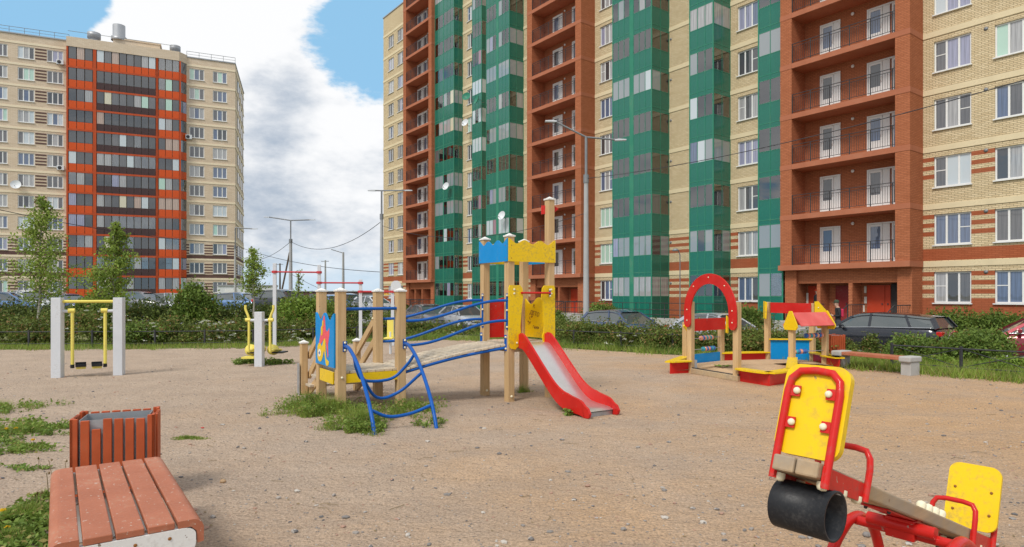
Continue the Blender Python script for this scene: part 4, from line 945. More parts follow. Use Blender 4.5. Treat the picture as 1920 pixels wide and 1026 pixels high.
# blue horizontal bar A-C and a matching one on the far side
def tube(name, pts, r=.021, mat_='blue_tube', parent=None, n=10):
    q = MB(); q.tube(pts, r, n); return obj(name, q, mat_, parent or play)
tube('rail', [pA + up * 1.405, pC + up * 1.405], .023)
# steps behind (side B-D) with two slanting boards
for q_ in (.0,):
    for k, (dd, z) in enumerate(((.30, .37), (.62, .19))):
        mb = MB(); T = Matrix.Translation(pB + b3 * dd) @ Matrix.Rotation(R(33), 4, 'Z'); mb.box(.0, .88, -.02, .24, z - .035, z, 0, T); obj('step', mb, 'wood_plank', play, bevel=.005)
def sboard(p0, p1, w_, th, name='handrail_board'):
    p0, p1 = Vector(p0), Vector(p1); dd = (p1 - p0).normalized(); sd = Vector((dd.x, dd.y, 0)).normalized(); nn = Vector((-sd.y, sd.x, 0)); uy = nn.cross(dd) if nn.cross(dd).z > 0 else dd.cross(nn)
    L = (p1 - p0).length; r = w_ / 2; poly = [(r * math.cos(a), r * math.sin(a)) for a in [math.pi / 2 + i * math.pi / 6 for i in range(7)]] + [(L + r * math.cos(a), r * math.sin(a)) for a in [-math.pi / 2 + i * math.pi / 6 for i in range(7)]]
    mb = MB(); mb.prism(poly, p0 - nn * th / 2, dd, uy, th); o = obj(name, mb, 'wood_post', play, bevel=.005); return o
for off_, s_ in ((-.05, pD), (.05, pB)):
    q1, q2 = s_ + b3 * .07 + a3 * off_, s_ + b3 * .95 + a3 * off_
    sboard(q1 + up * 1.23, q2 + up * .62, .105, .04); sboard(q1 + up * .90, q2 + up * .30, .105, .04)
    sboard(q1 + up * .46, q2 + up * .04, .12, .035, 'stringer')
    bolt(q1 + up * 1.23 - b3 * 0 + Vector((0, -.03, 0)), (0, -1, 0), .018)
mb = MB(); T = Matrix.Translation(sp1 - a3 * .08) @ Matrix.Rotation(R(33), 4, 'Z'); mb.box(-.012, .0, -.05, .05, 0, .5, 0, T); obj('metal_plate', mb, 'zinc', play)
# climbing arch of bent tubes in front (side A-C)
def bracket(p, z, nrm, hh=.14, ww=.06):
    nrm = Vector(nrm).normalized(); sd = up.cross(nrm); q = MB(); c = p + up * z
    q.prism([(-ww / 2, -hh / 2), (ww / 2, -hh / 2), (ww / 2, hh / 2), (-ww / 2, hh / 2)], c, sd, up, .008); o = obj('bracket', q, 'blue_tube', play)
    for s_ in (-1, 1): bolt(c + up * s_ * hh * .36 + nrm * .008, nrm, .017, o)
out = -b3; legs = []
gA, gC = Vector((-1.573, 7.39, 0)), Vector((-.905, 7.74, 0))
for p, gnd in ((pA, gA), (pC, gC)):
    s0_ = p + out * .065 + a3 * .04; bracket(s0_, .895, out); dv = gnd - s0_; dv.z = 0; pts = []
    prof = [(0, .895), (.10, .90), (.24, .85), (.42, .735), (.60, .56), (.76, .36), (.87, .17), (.93, .02), (.95, -.05)]
    pts = bez([(s0_ + dv * (t_ / .94)) * 1 - up * (s0_ + dv * t_ / .94).z + up * z for t_, z in prof], 5); legs.append(pts); tube('climbing_arch_tube', pts, .024)
def onleg(pts, z):
    for i in range(len(pts) - 1):
        if i > 4 and pts[i].z >= z >= pts[i + 1].z: t_ = (pts[i].z - z) / max(1e-6, pts[i].z - pts[i + 1].z); return pts[i].lerp(pts[i + 1], t_)
    return pts[-1]
for z, dip, r0 in ((.80, .33, 0), (.60, .30, 0), (.25, .10, 0)):
    l, r_ = onleg(legs[0], z), onleg(legs[1], z); inn = b3 * (.12 if z > .5 else .02)
    if z > .7: P_ = [l, l.lerp(r_, .06) + inn * .4 - up * dip * .5, l.lerp(r_, .22) + inn - up * dip, l.lerp(r_, .66) + inn - up * dip, l.lerp(r_, .90) + inn * .5 - up * dip * .45, r_]
    else: P_ = [l, l.lerp(r_, .3) + inn - up * dip, l.lerp(r_, .66) + inn - up * dip * .85, r_]
    tube('climbing_rung', bez(P_, 6), .020)
# bridge
cb0, cb1 = pC + up * .0 + a3 * .03, pE - a3 * .03; fb0, fb1 = pD + a3 * .03, pF - a3 * .03
def arch(p0, p1, t_): z = .53 + (.87 - .53) * t_ + .035 * math.sin(math.pi * t_); q = Vector(p0).lerp(Vector(p1), t_); return Vector((q.x, q.y, z))
NP = 15
for i in range(NP):
    t0, t1 = i / NP + .004, (i + 1) / NP - .004; n0, n1 = arch(cb0, cb1, t0), arch(cb0, cb1, t1); f0, f1 = arch(fb0, fb1, t0), arch(fb0, fb1, t1)
    jit = random.uniform(-.02, .02); e = (n0 - f0).normalized() * (.02 + jit); dn = up * .034; vs = [n0 + e, n1 + e, f1 - e, f0 - e]; mb = MB()
    mb.add([v for v in vs] + [v - dn for v in vs], [(0, 1, 2, 3), (7, 6, 5, 4), (0, 4, 5, 1), (1, 5, 6, 2), (2, 6, 7, 3), (3, 7, 4, 0)]); pl = obj('bridge_plank', mb, 'wood_plank', play, bevel=.005)
    for v in (n0.lerp(n1, .5) - (n0 - f0).normalized() * .07,): q = MB(); q.lathe([(.012, .0), (.0005, .006)], 8, 0, Matrix.Translation(v + up * .001)); obj('screw', q, 'zinc', pl)
for p0, p1 in ((cb0, cb1), (fb0, fb1)):
    tube('bridge_tube', [arch(p0, p1, i / 14) - up * .062 for i in range(15)], .022)
for p in (pE, pF): bracket(p - a3 * .06 - b3 * .0, .88, -a3 - b3 * .6, .24, .05)
def wav(p0, p1, z0, z1):
    pts = []
    for i in range(25):
        t_ = i / 24; s_ = t_ * t_ * (3 - 2 * t_); q = Vector(p0).lerp(Vector(p1), t_); pts.append(Vector((q.x, q.y, z0 + (z1 - z0) * (s_ * .8 + t_ * .2) - .03 * math.sin(2 * math.pi * t_) * .6)))
    return pts
for z0, z1 in ((1.225, 1.515), (.872, 1.215)):
    tube('bridge_rail', wav(pC + a3 * .06 - b3 * .03, pE - a3 * .05 - b3 * .04, z0, z1), .021); tube('bridge_rail', wav(pD + a3 * .06, pF - a3 * .05, z0, z1), .021)
for p in (pE, pF):
    c = p - a3 * .063 - b3 * .035; tube('rail_upright', [c + up * 1.08, c + up * 1.62], .018)
    for z in (1.12, 1.37, 1.59): bolt(c + up * z - Vector((0, .02, 0)), (0, -1, 0), .016)
# red panel at the back, yellow graffiti panel, crown
mb = MB(); mb.prism(wavy(.62, .915, 1.56, 1.0, .04, math.pi), pF + a3 * .065 + b3 * .0, a3, up, -.02 if False else .02); obj('red_panel', mb, 'red_paint', play, bevel=.004)
gp0 = pG + a3 * .0 - b3 * .065
mb = MB(); mb.prism(wavy(.60, .915, 1.56, 1.35, .055, .9), gp0, -b3, up, .02); gpan = obj('yellow_panel', mb, 'yellow_paint', play, bevel=.004)
nb = (-b3).cross(up).normalized()
def scribble(txt, u, v, size):
    cu = bpy.data.curves.new('graffiti', 'FONT'); cu.body = txt; cu.size = size * .8; cu.extrude = .0008; cu.offset = .0004; cu.shear = .25; cu.materials.append(M['marker_brown'])
    tmp = bpy.data.objects.new('graffiti', cu); me_ = bpy.data.meshes.new_from_object(tmp); bpy.data.objects.remove(tmp); me_.materials.clear(); me_.materials.append(M['marker_brown']); o = bpy.data.objects.new('graffiti', me_); C.objects.link(o); o.parent = gpan
    uu = -b3; fr_ = Matrix((uu, up, uu.cross(up))).transposed().to_4x4(); o.matrix_local = Matrix.Translation(gp0 + uu * u + up * v + nb * .0235) @ fr_ @ Matrix.Rotation(R(random.uniform(-12, 4)), 4, 'Z')
for txt, u, v, s_ in (('К.', .22, 1.40, .10), ('ДЕТО', .13, 1.29, .12), ('г,*\'', .12, 1.20, .10), ('*уг', .07, 1.13, .09), ('Гижи', .22, 1.06, .085)): scribble(txt, u, v, s_)
def crown(p0, p1, outv, mat_, z0=2.10, z1=2.42):
    d_ = (Vector(p1) - Vector(p0)); L = d_.length + .12; dd = d_.normalized(); mb = MB(); s_ = Vector(p0) - dd * .06 + Vector(outv).normalized() * .058
    nn = dd.cross(up); th = .018; sgn = 1 if nn.dot(Vector(outv)) > 0 else -1
    if sgn < 0: s_ = s_ + Vector(outv).normalized() * .018
    mb.prism(wavy(L, z0, z1 + .01, 3, .03, 0, 42, .02), s_, dd, up, th); o = obj('crown_board', mb, mat_, play, bevel=.004)
    for u in (.05, L - .05):
        for z in (z0 + .05, z0 + .24): q = MB(); q.lathe([(.008, 0), (.0005, .004)], 8, 0, Matrix.Translation(s_ + dd * u + up * z + Vector(outv).normalized() * (.019 if sgn > 0 else 0)) @ Vector(outv).normalized().to_track_quat('Z', 'Y').to_matrix().to_4x4()); obj('screw', q, 'marker_brown', o)
crown(pE, pH, -b3, 'yellow_paint'); crown(pF, pE, -a3, 'blue_panel'); crown(pG, pF, b3, 'yellow_paint'); crown(pH, pG, a3, 'blue_panel')
# flag on the tall post
mb = MB(); mb.prism([(0, 2.86), (.0, 3.02), (.10, 2.955)], pH + a3 * .05 + Vector((0, .02, 0)), (1, .1, 0), up, .015); mb.prism([(-.09, 2.86), (0, 2.87), (0, 3.0), (-.09, 3.0)], pH - a3 * .04 + Vector((-.01, .04, 0)), (1, .1, 0), up, .015); obj('flag', mb, 'red_paint', play)
# slide side cheeks with a bar
def cheek(p, inner):
    pts = [(.10, .82), (.16, .86), (.18, .96), (.155, 1.02), (.145, 1.12), (.165, 1.35), (.195, 1.58), (.18, 1.70), (.14, 1.745), (-.04, 1.745), (-.06, 1.70), (-.06, .86), (-.03, .80), (.05, .78)]
    o_ = p - b3 * .063; mb = MB(); mb.prism(pts[::-1] if False else pts, o_ - inner * .0 , inner, up, .022 if inner.dot(a3) > 0 else .022); o = obj('slide_cheek', mb, 'yellow_paint', play, bevel=.006)
    for u, z in ((.03, 1.68), (.03, 1.62), (.08, .88)): bolt(o_ + inner * u + up * z - b3 * .024, -b3, .016, o)
cheek(pE, a3); cheek(pH, -a3)
hb0 = pE + a3 * .15 - b3 * .10; hb1 = pH - a3 * .06 - b3 * .10; tube('slide_bar', [hb0 + up * 1.63, hb1 + up * 1.63], .016, 'red_paint'); bracket(pH - a3 * .06 - b3 * .086, 1.63, -b3, .13, .03)
# slide
sl0 = (pE + pH) * .5 - b3 * .08; sdir = -b3; wv = a3
mid0 = Vector((sl0.x, sl0.y, 0)); endc = Vector((1.16, 8.50, 0)); sdir = (endc - mid0); SLn = sdir.length; sdir.normalize(); sw = Vector((-sdir.y, sdir.x, 0)); swr = a3
bedp = [(-.05, .875), (.08, .87), (.18, .82), (.40, .64), (.66, .42), (.90, .235), (1.08, .145), (1.24, .115), (SLn - .10, .10), (SLn, .07)]
bp = bez([(u, 0, z) for u, z in bedp], 4); HW = .23; mb = MB()
vs = []
for p in bp:
    c = mid0 + sdir * p.x + up * p.z; vs += [c - swr * HW, c + swr * HW]
fs = [(2 * i, 2 * i + 1, 2 * i + 3, 2 * i + 2) for i in range(len(bp) - 1)]
mb.add(vs + [Vector(v) - up * .012 for v in vs], fs + [tuple(k + len(vs) for k in reversed(f)) for f in fs], 0, True); obj('slide_bed', mb, 'steel_slide', play)
for sgn in (-1, 1):
    upper, lower = [], []
    for i, p in enumerate(bp):
        t_ = i / (len(bp) - 1); hgt = .155 if t_ < .75 else .155 - (t_ - .75) * .28
        if t_ < .08: hgt = .13
        upper.append((p.x, p.z + hgt)); lower.append((p.x, max(.0, p.z - .075)))
    tip = [(SLn + .06, .13), (SLn + .10, .07), (SLn + .08, .01), (SLn - .02, .0)]
    poly = lower + tip[::-1] + upper[::-1]; o_ = mid0 + swr * (sgn * HW) - (swr * .034 if sgn < 0 else swr * 0)
    nn = sdir.cross(up); th = .034; mb = MB(); o2 = mid0 + swr * (sgn * (HW + .017)) - nn * th / 2
    mb.prism(poly, o2, sdir, up, th); obj('slide_side', mb, 'red_paint', play, bevel=.012)
mb = MB(); e0 = mid0 + sdir * (SLn - .02); mb.add([e0 - swr * HW + up * z for z in (.0, .068)] + [e0 + swr * HW + up * z for z in (.068, .0)], [(0, 3, 2, 1)]); obj('slide_foot', mb, 'zinc', play)
for p in (pE, pF): bolt(p + up * .08 - b3 * .06, -b3, .02); bolt(p + up * .80 - b3 * .06, -b3, .016)
bolt(pA + up * .47 - b3 * .065, -b3, .018)

# ================================================================ SANDBOX WITH ARCH, HOUSES AND ABACUS
sb = thing('sandbox', 'octagonal sandbox with red arch, little roofs, abacus beads and blue counter', 'sandbox', (0, 0, 0))
Q = lambda px, py: at(px, py)
V1, V2, V3, V4, V5 = Q(1257, 701), Q(1295, 699), Q(1382, 714), Q(1442, 724), Q(1483, 716)
H2l, H2r, V8, G2, G1, H1r, H1l = Q(1485, 691), Q(1547, 687), Q(1574, 692), Q(1523, 680), Q(1439, 679), Q(1352, 681), Q(1286, 689)
def spost(p, z, w_=.115): 
    mb = MB(); h_ = w_ / 2; T = Matrix.Translation((p.x, p.y, 0)) @ Matrix.Rotation(R(38), 4, 'Z'); mb.box(-h_, h_, -h_, h_, -.05, z, 0, T); return obj('post', mb, 'wood_post', sb, bevel=.008)
for p, z in ((V2, 1.46), (V3, 1.46), (H1l, 1.0), (H1r, 1.0), (G1, 1.43), (G2, 1.40), (H2l, .96), (H2r, .96)): spost(p, z)
def sboard2(p0, p1, z0, z1, mat_, cap='yellow_paint', bulge=0.0, name='side_board', capw=.20, outward=-1):
    p0, p1 = Vector(p0), Vector(p1); dd = (p1 - p0).normalized(); nn = Vector((dd.y, -dd.x, 0)); L = (p1 - p0).length
    mb = MB(); mb.prism([(0, z0), (L, z0), (L, z1), (0, z1)], p0 - nn * .012, dd, up, .024); obj(name, mb, mat_, sb, bevel=.004)
    if cap:
        poly = [(-.02, -capw * .45), (L + .02, -capw * .45), (L + .02, capw * .55), (L * .75, capw * .55 + bulge), (L * .25, capw * .55 + bulge), (-.02, capw * .55)]
        mb = MB(); mb.prism(poly, p0 + up * (z1 + .001), dd, nn * 1.0, -.028 if False else .028)
        o = obj('seat_board', mb, cap, sb, bevel=.006)
sboard2(V1, V2 - (V2 - V1).normalized() * .06, -.02, .26, 'red_paint'); sboard2(V3 + (V4 - V3).normalized() * .07, V4, -.02, .245, 'red_paint', bulge=.05); sboard2(V4, V5, -.02, .245, 'red_paint', bulge=.04); sboard2(V5, H2l, -.02, .245, 'red_paint')
sboard2(H2r, V8, -.02, .25, 'red_paint'); sboard2(V8, G2, -.02, .25, 'red_paint'); sboard2(G1, H1r, .0, .25, 'red_paint', bulge=.05); sboard2(H1r, H1l, .0, .27, 'blue_panel', None); sboard2(H1l, V1, .0, .25, 'red_paint')
sboard2(G2, G1, .02, .56, 'blue_panel', 'yellow_paint', name='counter_panel', capw=.14)
mb = MB(); dd = (V3 - V2).normalized(); mb.beam(V2 + up * .05 - Vector((0, .10, 0)), V3 + up * .05 - Vector((0, .10, 0)), .07, .10); obj('threshold', mb, 'wood_board', sb, bevel=.008)
q = MB(); q.tube([V2 + up * .115 - Vector((0, .10, 0)), V3 + up * .115 - Vector((0, .10, 0))], .010, 6); obj('threshold_rod', q, 'iron_dark', sb)
mb = MB(); mb.box(-.03, .03, -.03, .03, 0, .26, 0, Matrix.Translation(V2 + Vector((.10, .02, 0)))); obj('metal_plate', mb, 'zinc', sb)
# arch board
dd = (V3 - V2); AL = dd.length; dd.normalize(); nf = Vector((dd.y, -dd.x, 0)); c = (V2 + V3) * .5
Ro, Ri, zc = AL / 2 + .085, AL / 2 - .115, 1.26; poly = []
for i in range(33): a = math.pi * i / 32; poly.append((Ro * math.cos(a), zc + Ro * math.sin(a)))
xm = -(Ro + Ri) / 2; hr_ = (Ro - Ri) / 2
poly += [(xm - hr_ * math.cos(a), 1.04 - hr_ * math.sin(a)) for a in [math.pi * i / 8 for i in range(9)]]
for i in range(33): a = math.pi * (1 - i / 32); poly.append((Ri * math.cos(a), zc + Ri * math.sin(a)))
poly += [(-xm - hr_ * math.cos(a), 1.04 - hr_ * math.sin(a)) for a in [math.pi * i / 8 for i in range(9)]]
mb = MB(); mb.prism(poly, c + nf * .075, dd, up, .028); ar = obj('arch_board', mb, 'red_paint', sb, bevel=.004)
for u, z in ((-(Ro + Ri) / 2, 1.08), (-(Ro + Ri) / 2, 1.30), ((Ro + Ri) / 2, 1.08), ((Ro + Ri) / 2, 1.30), (-.45, 1.77), (.0, 1.94), (.45, 1.77)): bolt(c + nf * .104 + dd * u + up * z, nf, .014, ar)
# little roofs
def tri(p, dirp, front, mat_='yellow_paint', h=.33, w_=.28, z=.96, out=0.0):
    o_ = Vector(p) + Vector(dirp) * out; mb = MB(); f_ = Vector(front).normalized()
    mb.prism([(-w_ * .55, 0), (w_ * .55, -.02), (w_ * .6, .04), (.06, h), (-.06, h), (-w_ * .6, .05)], o_ + up * (z - .10), f_, up, .03); o = obj('gable_board', mb, mat_, sb, bevel=.008)
    n_ = f_.cross(up)
    for u, v in ((-.07, .06), (.07, .06), (0, .2)): bolt(o_ + up * (z - .10 + v) + f_ * u + (n_ * .03 if n_.y < 0 else -n_ * 0), n_ if n_.y < 0 else -n_, .012, o)
def roof(p0, p1, z, mat_, h=.30, run=.18, ext=.02):
    p0, p1 = Vector(p0), Vector(p1); dd = (p1 - p0).normalized(); nn = Vector((dd.y, -dd.x, 0)); nn = nn if nn.y < 0 else -nn; p0 = p0 - dd * ext; p1 = p1 + dd * ext
    for sgn in (1, -1):
        r0 = [p0 + up * (z + h * .95), p1 + up * (z + h * .95), p1 + nn * run * sgn + up * z, p0 + nn * run * sgn + up * z]; mb = MB(); dn = (nn * sgn * h + up * run).normalized() * .02
        mb.add(r0 + [v + dn for v in r0], [(0, 1, 2, 3), (7, 6, 5, 4), (0, 4, 5, 1), (1, 5, 6, 2), (2, 6, 7, 3), (3, 7, 4, 0)]); obj('roof_board', mb, mat_, sb)
def beads(p0, p1, z, t0, seq, r=.052):
    p0, p1 = Vector(p0) + up * z, Vector(p1) + up * z; dd = (p1 - p0).normalized(); q = MB(); q.tube([p0, p1], .009, 6); rod = obj('abacus_rod', q, 'zinc', sb); L = (p1 - p0).length
    for i, k in enumerate(seq):
        cpt = p0 + dd * (t0 * L + i * .068); q = MB(); T = Matrix.Translation(cpt) @ dd.to_track_quat('Z', 'Y').to_matrix().to_4x4(); q.lathe([(.010, -.029), (r * .8, -.028), (r, -.018), (r, .018), (r * .8, .028), (.010, .029)], 14, 0, T); obj('bead', q, 'bead%d' % k, rod)
# house on the left (H1l-H1r), flat board roof
d1 = (H1r - H1l).normalized(); n1_ = Vector((d1.y, -d1.x, 0))
mb = MB(); mb.prism([(.02, .80), ((H1r - H1l).length - .02, .80), ((H1r - H1l).length - .02, 1.07), (.02, 1.07)], H1l + n1_ * .10, d1, up, .025); obj('roof_board', mb, 'red_paint', sb, bevel=.004)
mb = MB(); mb.prism([(-.30, .92), (-.02, .70), (.04, .74), (.04, 1.06), (-.02, 1.10)], H1l + n1_ * .13, d1, up, .03); gb = obj('gable_board', mb, 'yellow_paint', sb, bevel=.008)
for u, z in ((-.20, .92), (-.04, 1.02), (-.04, .80)): bolt(H1l + n1_ * .165 + d1 * u + up * z, n1_, .014, gb)
mb = MB(); mb.prism([(-.02, .72), (.05, .70), (.07, 1.05), (0, 1.12)], H1r + n1_ * .13, d1, up, .03); obj('gable_board', mb, 'yellow_paint', sb, bevel=.008)
beads(H1l, H1r, .62, .42, [0, 1, 0, 2, 0, 2, 0][:7]); beads(H1l, H1r, .37, .48, [2, 0, 1, 0, 1, 2, 1])
# gate at the back
d2 = (G2 - G1).normalized(); n2_ = Vector((d2.y, -d2.x, 0)); GL = (G2 - G1).length
mb = MB(); mb.prism([(.05, 1.18), (GL - .05, 1.14), (GL - .05, 1.40), (.05, 1.42)], G1 + n2_ * .05, d2, up, .03); obj('red_beam', mb, 'red_paint', sb, bevel=.004)
mb = MB(); mb.prism([(0, 1.05), (.03, 1.03), (.05, 1.42), (.0, 1.45)], G1 + n2_ * .09 - d2 * .12, d2, up, .16); obj('gable_board', mb, 'yellow_paint', sb)
mb = MB(); mb.prism([(.0, 1.44), (.0, 1.02), (.05, 1.0), (.30, 1.10), (.33, 1.15), (.08, 1.45)], G2 + n2_ * .05 + d2 * .03, d2, up, .03); gb = obj('gable_board', mb, 'yellow_paint', sb, bevel=.008)
for u, z in ((.08, 1.30), (.08, 1.10), (.22, 1.14)): bolt(G2 + n2_ * .085 + d2 * (u + .03) + up * z, n2_, .014, gb)
# house on the right
d3 = (H2r - H2l).normalized(); n3_ = Vector((d3.y, -d3.x, 0)); HL = (H2r - H2l).length
rb = [H2l + d3 * .0 + up * 1.20 + n3_ * .02, H2r + up * 1.20 + n3_ * .02, H2r + up * .90 + n3_ * .26, H2l + up * .90 + n3_ * .26]; dn = (n3_ * .3 + up * .24).normalized() * .022
for sgn in (1, -1):
    r0 = [H2l + up * 1.20, H2r + up * 1.20, H2r + up * .92 + n3_ * .24 * sgn, H2l + up * .92 + n3_ * .24 * sgn]; dn = (n3_ * sgn * .28 + up * .24).normalized() * .022; mb = MB()
    mb.add(r0 + [v + dn for v in r0], [(0, 1, 2, 3), (7, 6, 5, 4), (0, 4, 5, 1), (1, 5, 6, 2), (2, 6, 7, 3), (3, 7, 4, 0)]); obj('roof_board', mb, 'red_faded', sb)
for p, s_ in ((H2l - d3 * .07, -1), (H2r + d3 * .04, 1)):
    mb = MB(); gs = .62 if s_ < 0 else .85; mb.prism([(u_ * gs + (.04 if s_ < 0 else 0), v_) for u_, v_ in [(-.24, .84), (.24, .84), (.30, .90), (.28, .96), (.05, 1.25), (-.05, 1.25), (-.28, .96), (-.30, .90)]], p, n3_, up, .03); gb = obj('gable_board', mb, 'yellow_paint', sb, bevel=.008)
    for u, z in ((-.15, .92), (.15, .92), (0, 1.12)): bolt(p - d3 * .003 + n3_ * u + up * z, -d3, .014, gb)
beads(H2l, H2r, .70, .42, [1, 0, 2, 0, 1, 3, 1, 0]); beads(H2l, H2r, .36, .06, [0, 2, 1, 0, 1, 1])
# sand inside
ring = [V1, V2, V3, V4, V5, H2l, H2r, V8, G2, G1, H1r, H1l]; cen = sum(ring, Vector()) / len(ring); mb = MB(); vs = [cen + up * .13]; k = len(ring)
for f_, z in ((.45, .12), (.8, .085), (.97, .06)):
    for p in ring: vs.append(cen.lerp(p, f_) + up * (z + random.uniform(-.015, .02)))
fs = [(0, 1 + i, 1 + (i + 1) % k) for i in range(k)]
for j in range(2): fs += [(1 + j * k + i, 1 + (j + 1) * k + i, 1 + (j + 1) * k + (i + 1) % k, 1 + j * k + (i + 1) % k) for i in range(k)]
mb.add(vs, fs, 0, True); o = obj('sandbox_filling', mb, 'sandbox_sand', sb); stuff(o)
q = MB(); 
for i in range(7): a = i * .9; q.prism([(-.03, 0), (.03, 0), (.012, .16), (-.012, .16)], at(1352 + i, 688, .12) + up * .01, (math.cos(a), math.sin(a), .1), (-math.sin(a), math.cos(a), .12), .006)
tag(obj('toy_rake', q, 'leaf_bright'), 'small bright green toy lying in the sandbox behind the arch', 'toy')

# ================================================================ BENCHES AND BINS
def bench(loc, rz, L, W, H, label, slats=5, near=False, slmat='bench_red'):
    t = thing('bench', label, 'bench', loc, rz, 'slatted benches around the playground')      # local x = length
    w_ = W / slats; r = .05
    for i in range(slats):
        y0 = -W / 2 + i * w_ + .007; y1 = -W / 2 + (i + 1) * w_ - .007; mb = MB(); edge = i in (0, slats - 1)
        if edge:
            s_ = -1 if i == 0 else 1; yo, yi = (y0, y1) if i == 0 else (y1, y0); pts = [(yi, H - .035), (yi, H)]
            for k in range(7): a = math.pi / 2 * k / 6; pts.append((yo - s_ * r + s_ * r * math.sin(a), H - r + r * math.cos(a)))
            pts += [(yo, H - .12), (yo - s_ * .03, H - .125), (yo - s_ * .035, H - .06), (yo - s_ * .06, H - .036)]
            mb.prism(pts if s_ < 0 else pts, (-L / 2, 0, 0), (0, 1, 0), (0, 0, 1), L)
        else: mb.box(-L / 2, L / 2, y0, y1, H - .035, H)
        obj('slat', mb, slmat, t, bevel=.005)
    for sx in (-1, 1):
        hw = W / 2 - .045; r2 = .06; zc0, zc1 = H - .175, H - .037; pts = []
        for cx_, cz_, a0 in ((hw - r2, zc1 - r2 * .6, 0), (-hw + r2, zc1 - r2 * .6, 90), (-hw + r2, zc0 + r2, 180), (hw - r2, zc0 + r2, 270)):
            for k in range(6): a = R(a0 + 90 * k / 5); pts.append((cx_ + r2 * math.cos(a), cz_ + r2 * (.6 if a0 < 180 else 1) * math.sin(a)))
        mb = MB(); mb.prism(pts, (sx * (L / 2 - .015) - .02, 0, 0), (0, 1, 0), (0, 0, 1), .04)
        eb = obj('end_board', mb, 'white_worn', t, bevel=.006)
        for u in (-.16, 0.02, .17): q = MB(); q.lathe([(.009, 0), (.007, .003), (.0005, .003)], 8, 0, Matrix.Translation((sx * (L / 2 + .006) - .0, u, H - .075)) @ Matrix.Rotation(sx * R(90), 4, 'Y')); obj('screw', q, 'marker_brown', eb)
        mb = MB(); mb.box(sx * (L / 2 - .14) - .07, sx * (L / 2 - .14) + .07, -W / 2 + .10, W / 2 - .10, 0, H - .18); obj('leg', mb, 'concrete' if not near else 'white_worn', t, bevel=.01)
    return t
bc_ = Vector((-2.31, 3.785, 0)); bang = math.atan2(-1.27, .895)
bench(bc_, bang, 1.56, .67, .45, 'near slatted bench with white end boards in the left foreground', near=True)
def bench_end(mb_, x0): pass
def far_bench(p0, p1, label, W=.30, H=.40):
    p0, p1 = Vector(p0), Vector(p1); c = (p0 + p1) / 2; c.z = 0; d_ = p1 - p0; t = bench(c, math.atan2(d_.y, d_.x), d_.length, W, H, label, 3)
    return t
fb0_, fb1_ = atY(1572, 668, 14.3), atY(1716, 680, 12.8)
fb = thing('bench', 'long red-brown plank bench with pale concrete ends by the right-hand shrubs', 'bench', ((fb0_.x + fb1_.x) / 2, (fb0_.y + fb1_.y) / 2, 0), math.atan2(fb1_.y - fb0_.y, fb1_.x - fb0_.x), 'slatted benches around the playground')
def conc_bench(t, L, H=.36):
    for i in range(3): mb = MB(); mb.box(-L / 2 + .14, L / 2 - .14, -.17 + i * .117, -.06 + i * .117, H - .07, H); obj('slat', mb, 'bench_red', t, bevel=.01)
    for sx in (-1, 1):
        mb = MB(); mb.box(sx * (L / 2 - .09) - .13, sx * (L / 2 - .09) + .11, -.2, .2, H - .10, H + .015); e = obj('end_block', mb, 'concrete', t, bevel=.025)
        mb = MB(); mb.box(sx * (L / 2 - .09) - .11, sx * (L / 2 - .09) + .09, -.15, .15, -.05, H - .1); obj('leg', mb, 'concrete', t, bevel=.01)
conc_bench(fb, (fb1_ - fb0_).length)
g0, g1 = atY(1396, 655, 17.2), atY(1450, 658, 16.4)
t = thing('bench', 'plank bench partly hidden behind the sandbox counter', 'bench', ((g0.x + g1.x) / 2, (g0.y + g1.y) / 2, 0), math.atan2(g1.y - g0.y, g1.x - g0.x), 'slatted benches around the playground'); conc_bench(t, 1.5, .33)
def bin_(loc, rz, W, D, H, label, near=False):
    t = thing('litter_bin', label, 'litter bin', loc, rz, 'slatted litter bins')
    n = 6; sw_ = (W - .12) / n
    for side in (-1, 1):
        for i in range(n):
            x = -W / 2 + .06 + (i + .5) * sw_; mb = MB(); broken = near and side < 0 and i == 1; top = H - (.075 if broken else random.uniform(.0, .015) if side < 0 else 0)
            mb.box(x - sw_ * .39, x + sw_ * .39, side * D / 2 - .012, side * D / 2 + .012, .06, top); obj('slat', mb, 'bin_slat', t, bevel=.003, seg=1)
        for sy in (-1, 1):
            mb = MB(); mb.box(min(side * W / 2, side * (W / 2 - .05)), max(side * W / 2, side * (W / 2 - .05)), sy * D / 2 - .012 * 1, sy * D / 2 + .012, .04, H + .01); mb.box(side * W / 2 - (0 if side < 0 else .022), side * W / 2 + (.022 if side < 0 else 0), sy * D / 2 - (.012 if sy < 0 else .07), sy * D / 2 + (.07 if sy < 0 else .012), .04, H + .012); obj('corner_slat', mb, 'bin_slat', t, bevel=.003, seg=1)
        for i in range(3): y = -D / 2 + .10 + (i + .5) * (D - .2) / 3; mb = MB(); mb.box(side * W / 2 - .012, side * W / 2 + .012, y - .045, y + .045, .06, H); obj('slat', mb, 'bin_slat', t, bevel=.003, seg=1)
    mb = MB(); i0, i1 = -W / 2 + .05, W / 2 - .05; j0, j1 = -D / 2 + .03, D / 2 - .03
    for a, b_, c, d_ in ((i0, i1, j0, j0 + .004), (i0, i1, j1 - .004, j1), (i0, i0 + .004, j0, j1), (i1 - .004, i1, j0, j1)): mb.box(a, b_, c, d_, .1, H - .01)
    mb.box(i0, i1, j0, j1, .1, .104); obj('liner', mb, 'zinc', t)
    mb = MB(); mb.box(i0 + .01, i1 - .01, j0 + .01, j1 - .01, .105, .3); obj('dark_rubbish', mb, 'rubber', t); return t
bin_((-3.13, 5.12, 0), R(23), .56, .38, .655, 'orange-brown slatted litter bin behind the near bench, one slat broken short', True)
q_ = atY(1367, 655, 18.2); bin_((q_.x, q_.y, 0), 0, .30, .3, .62, 'small slatted litter bin seen through the left sandbox house')
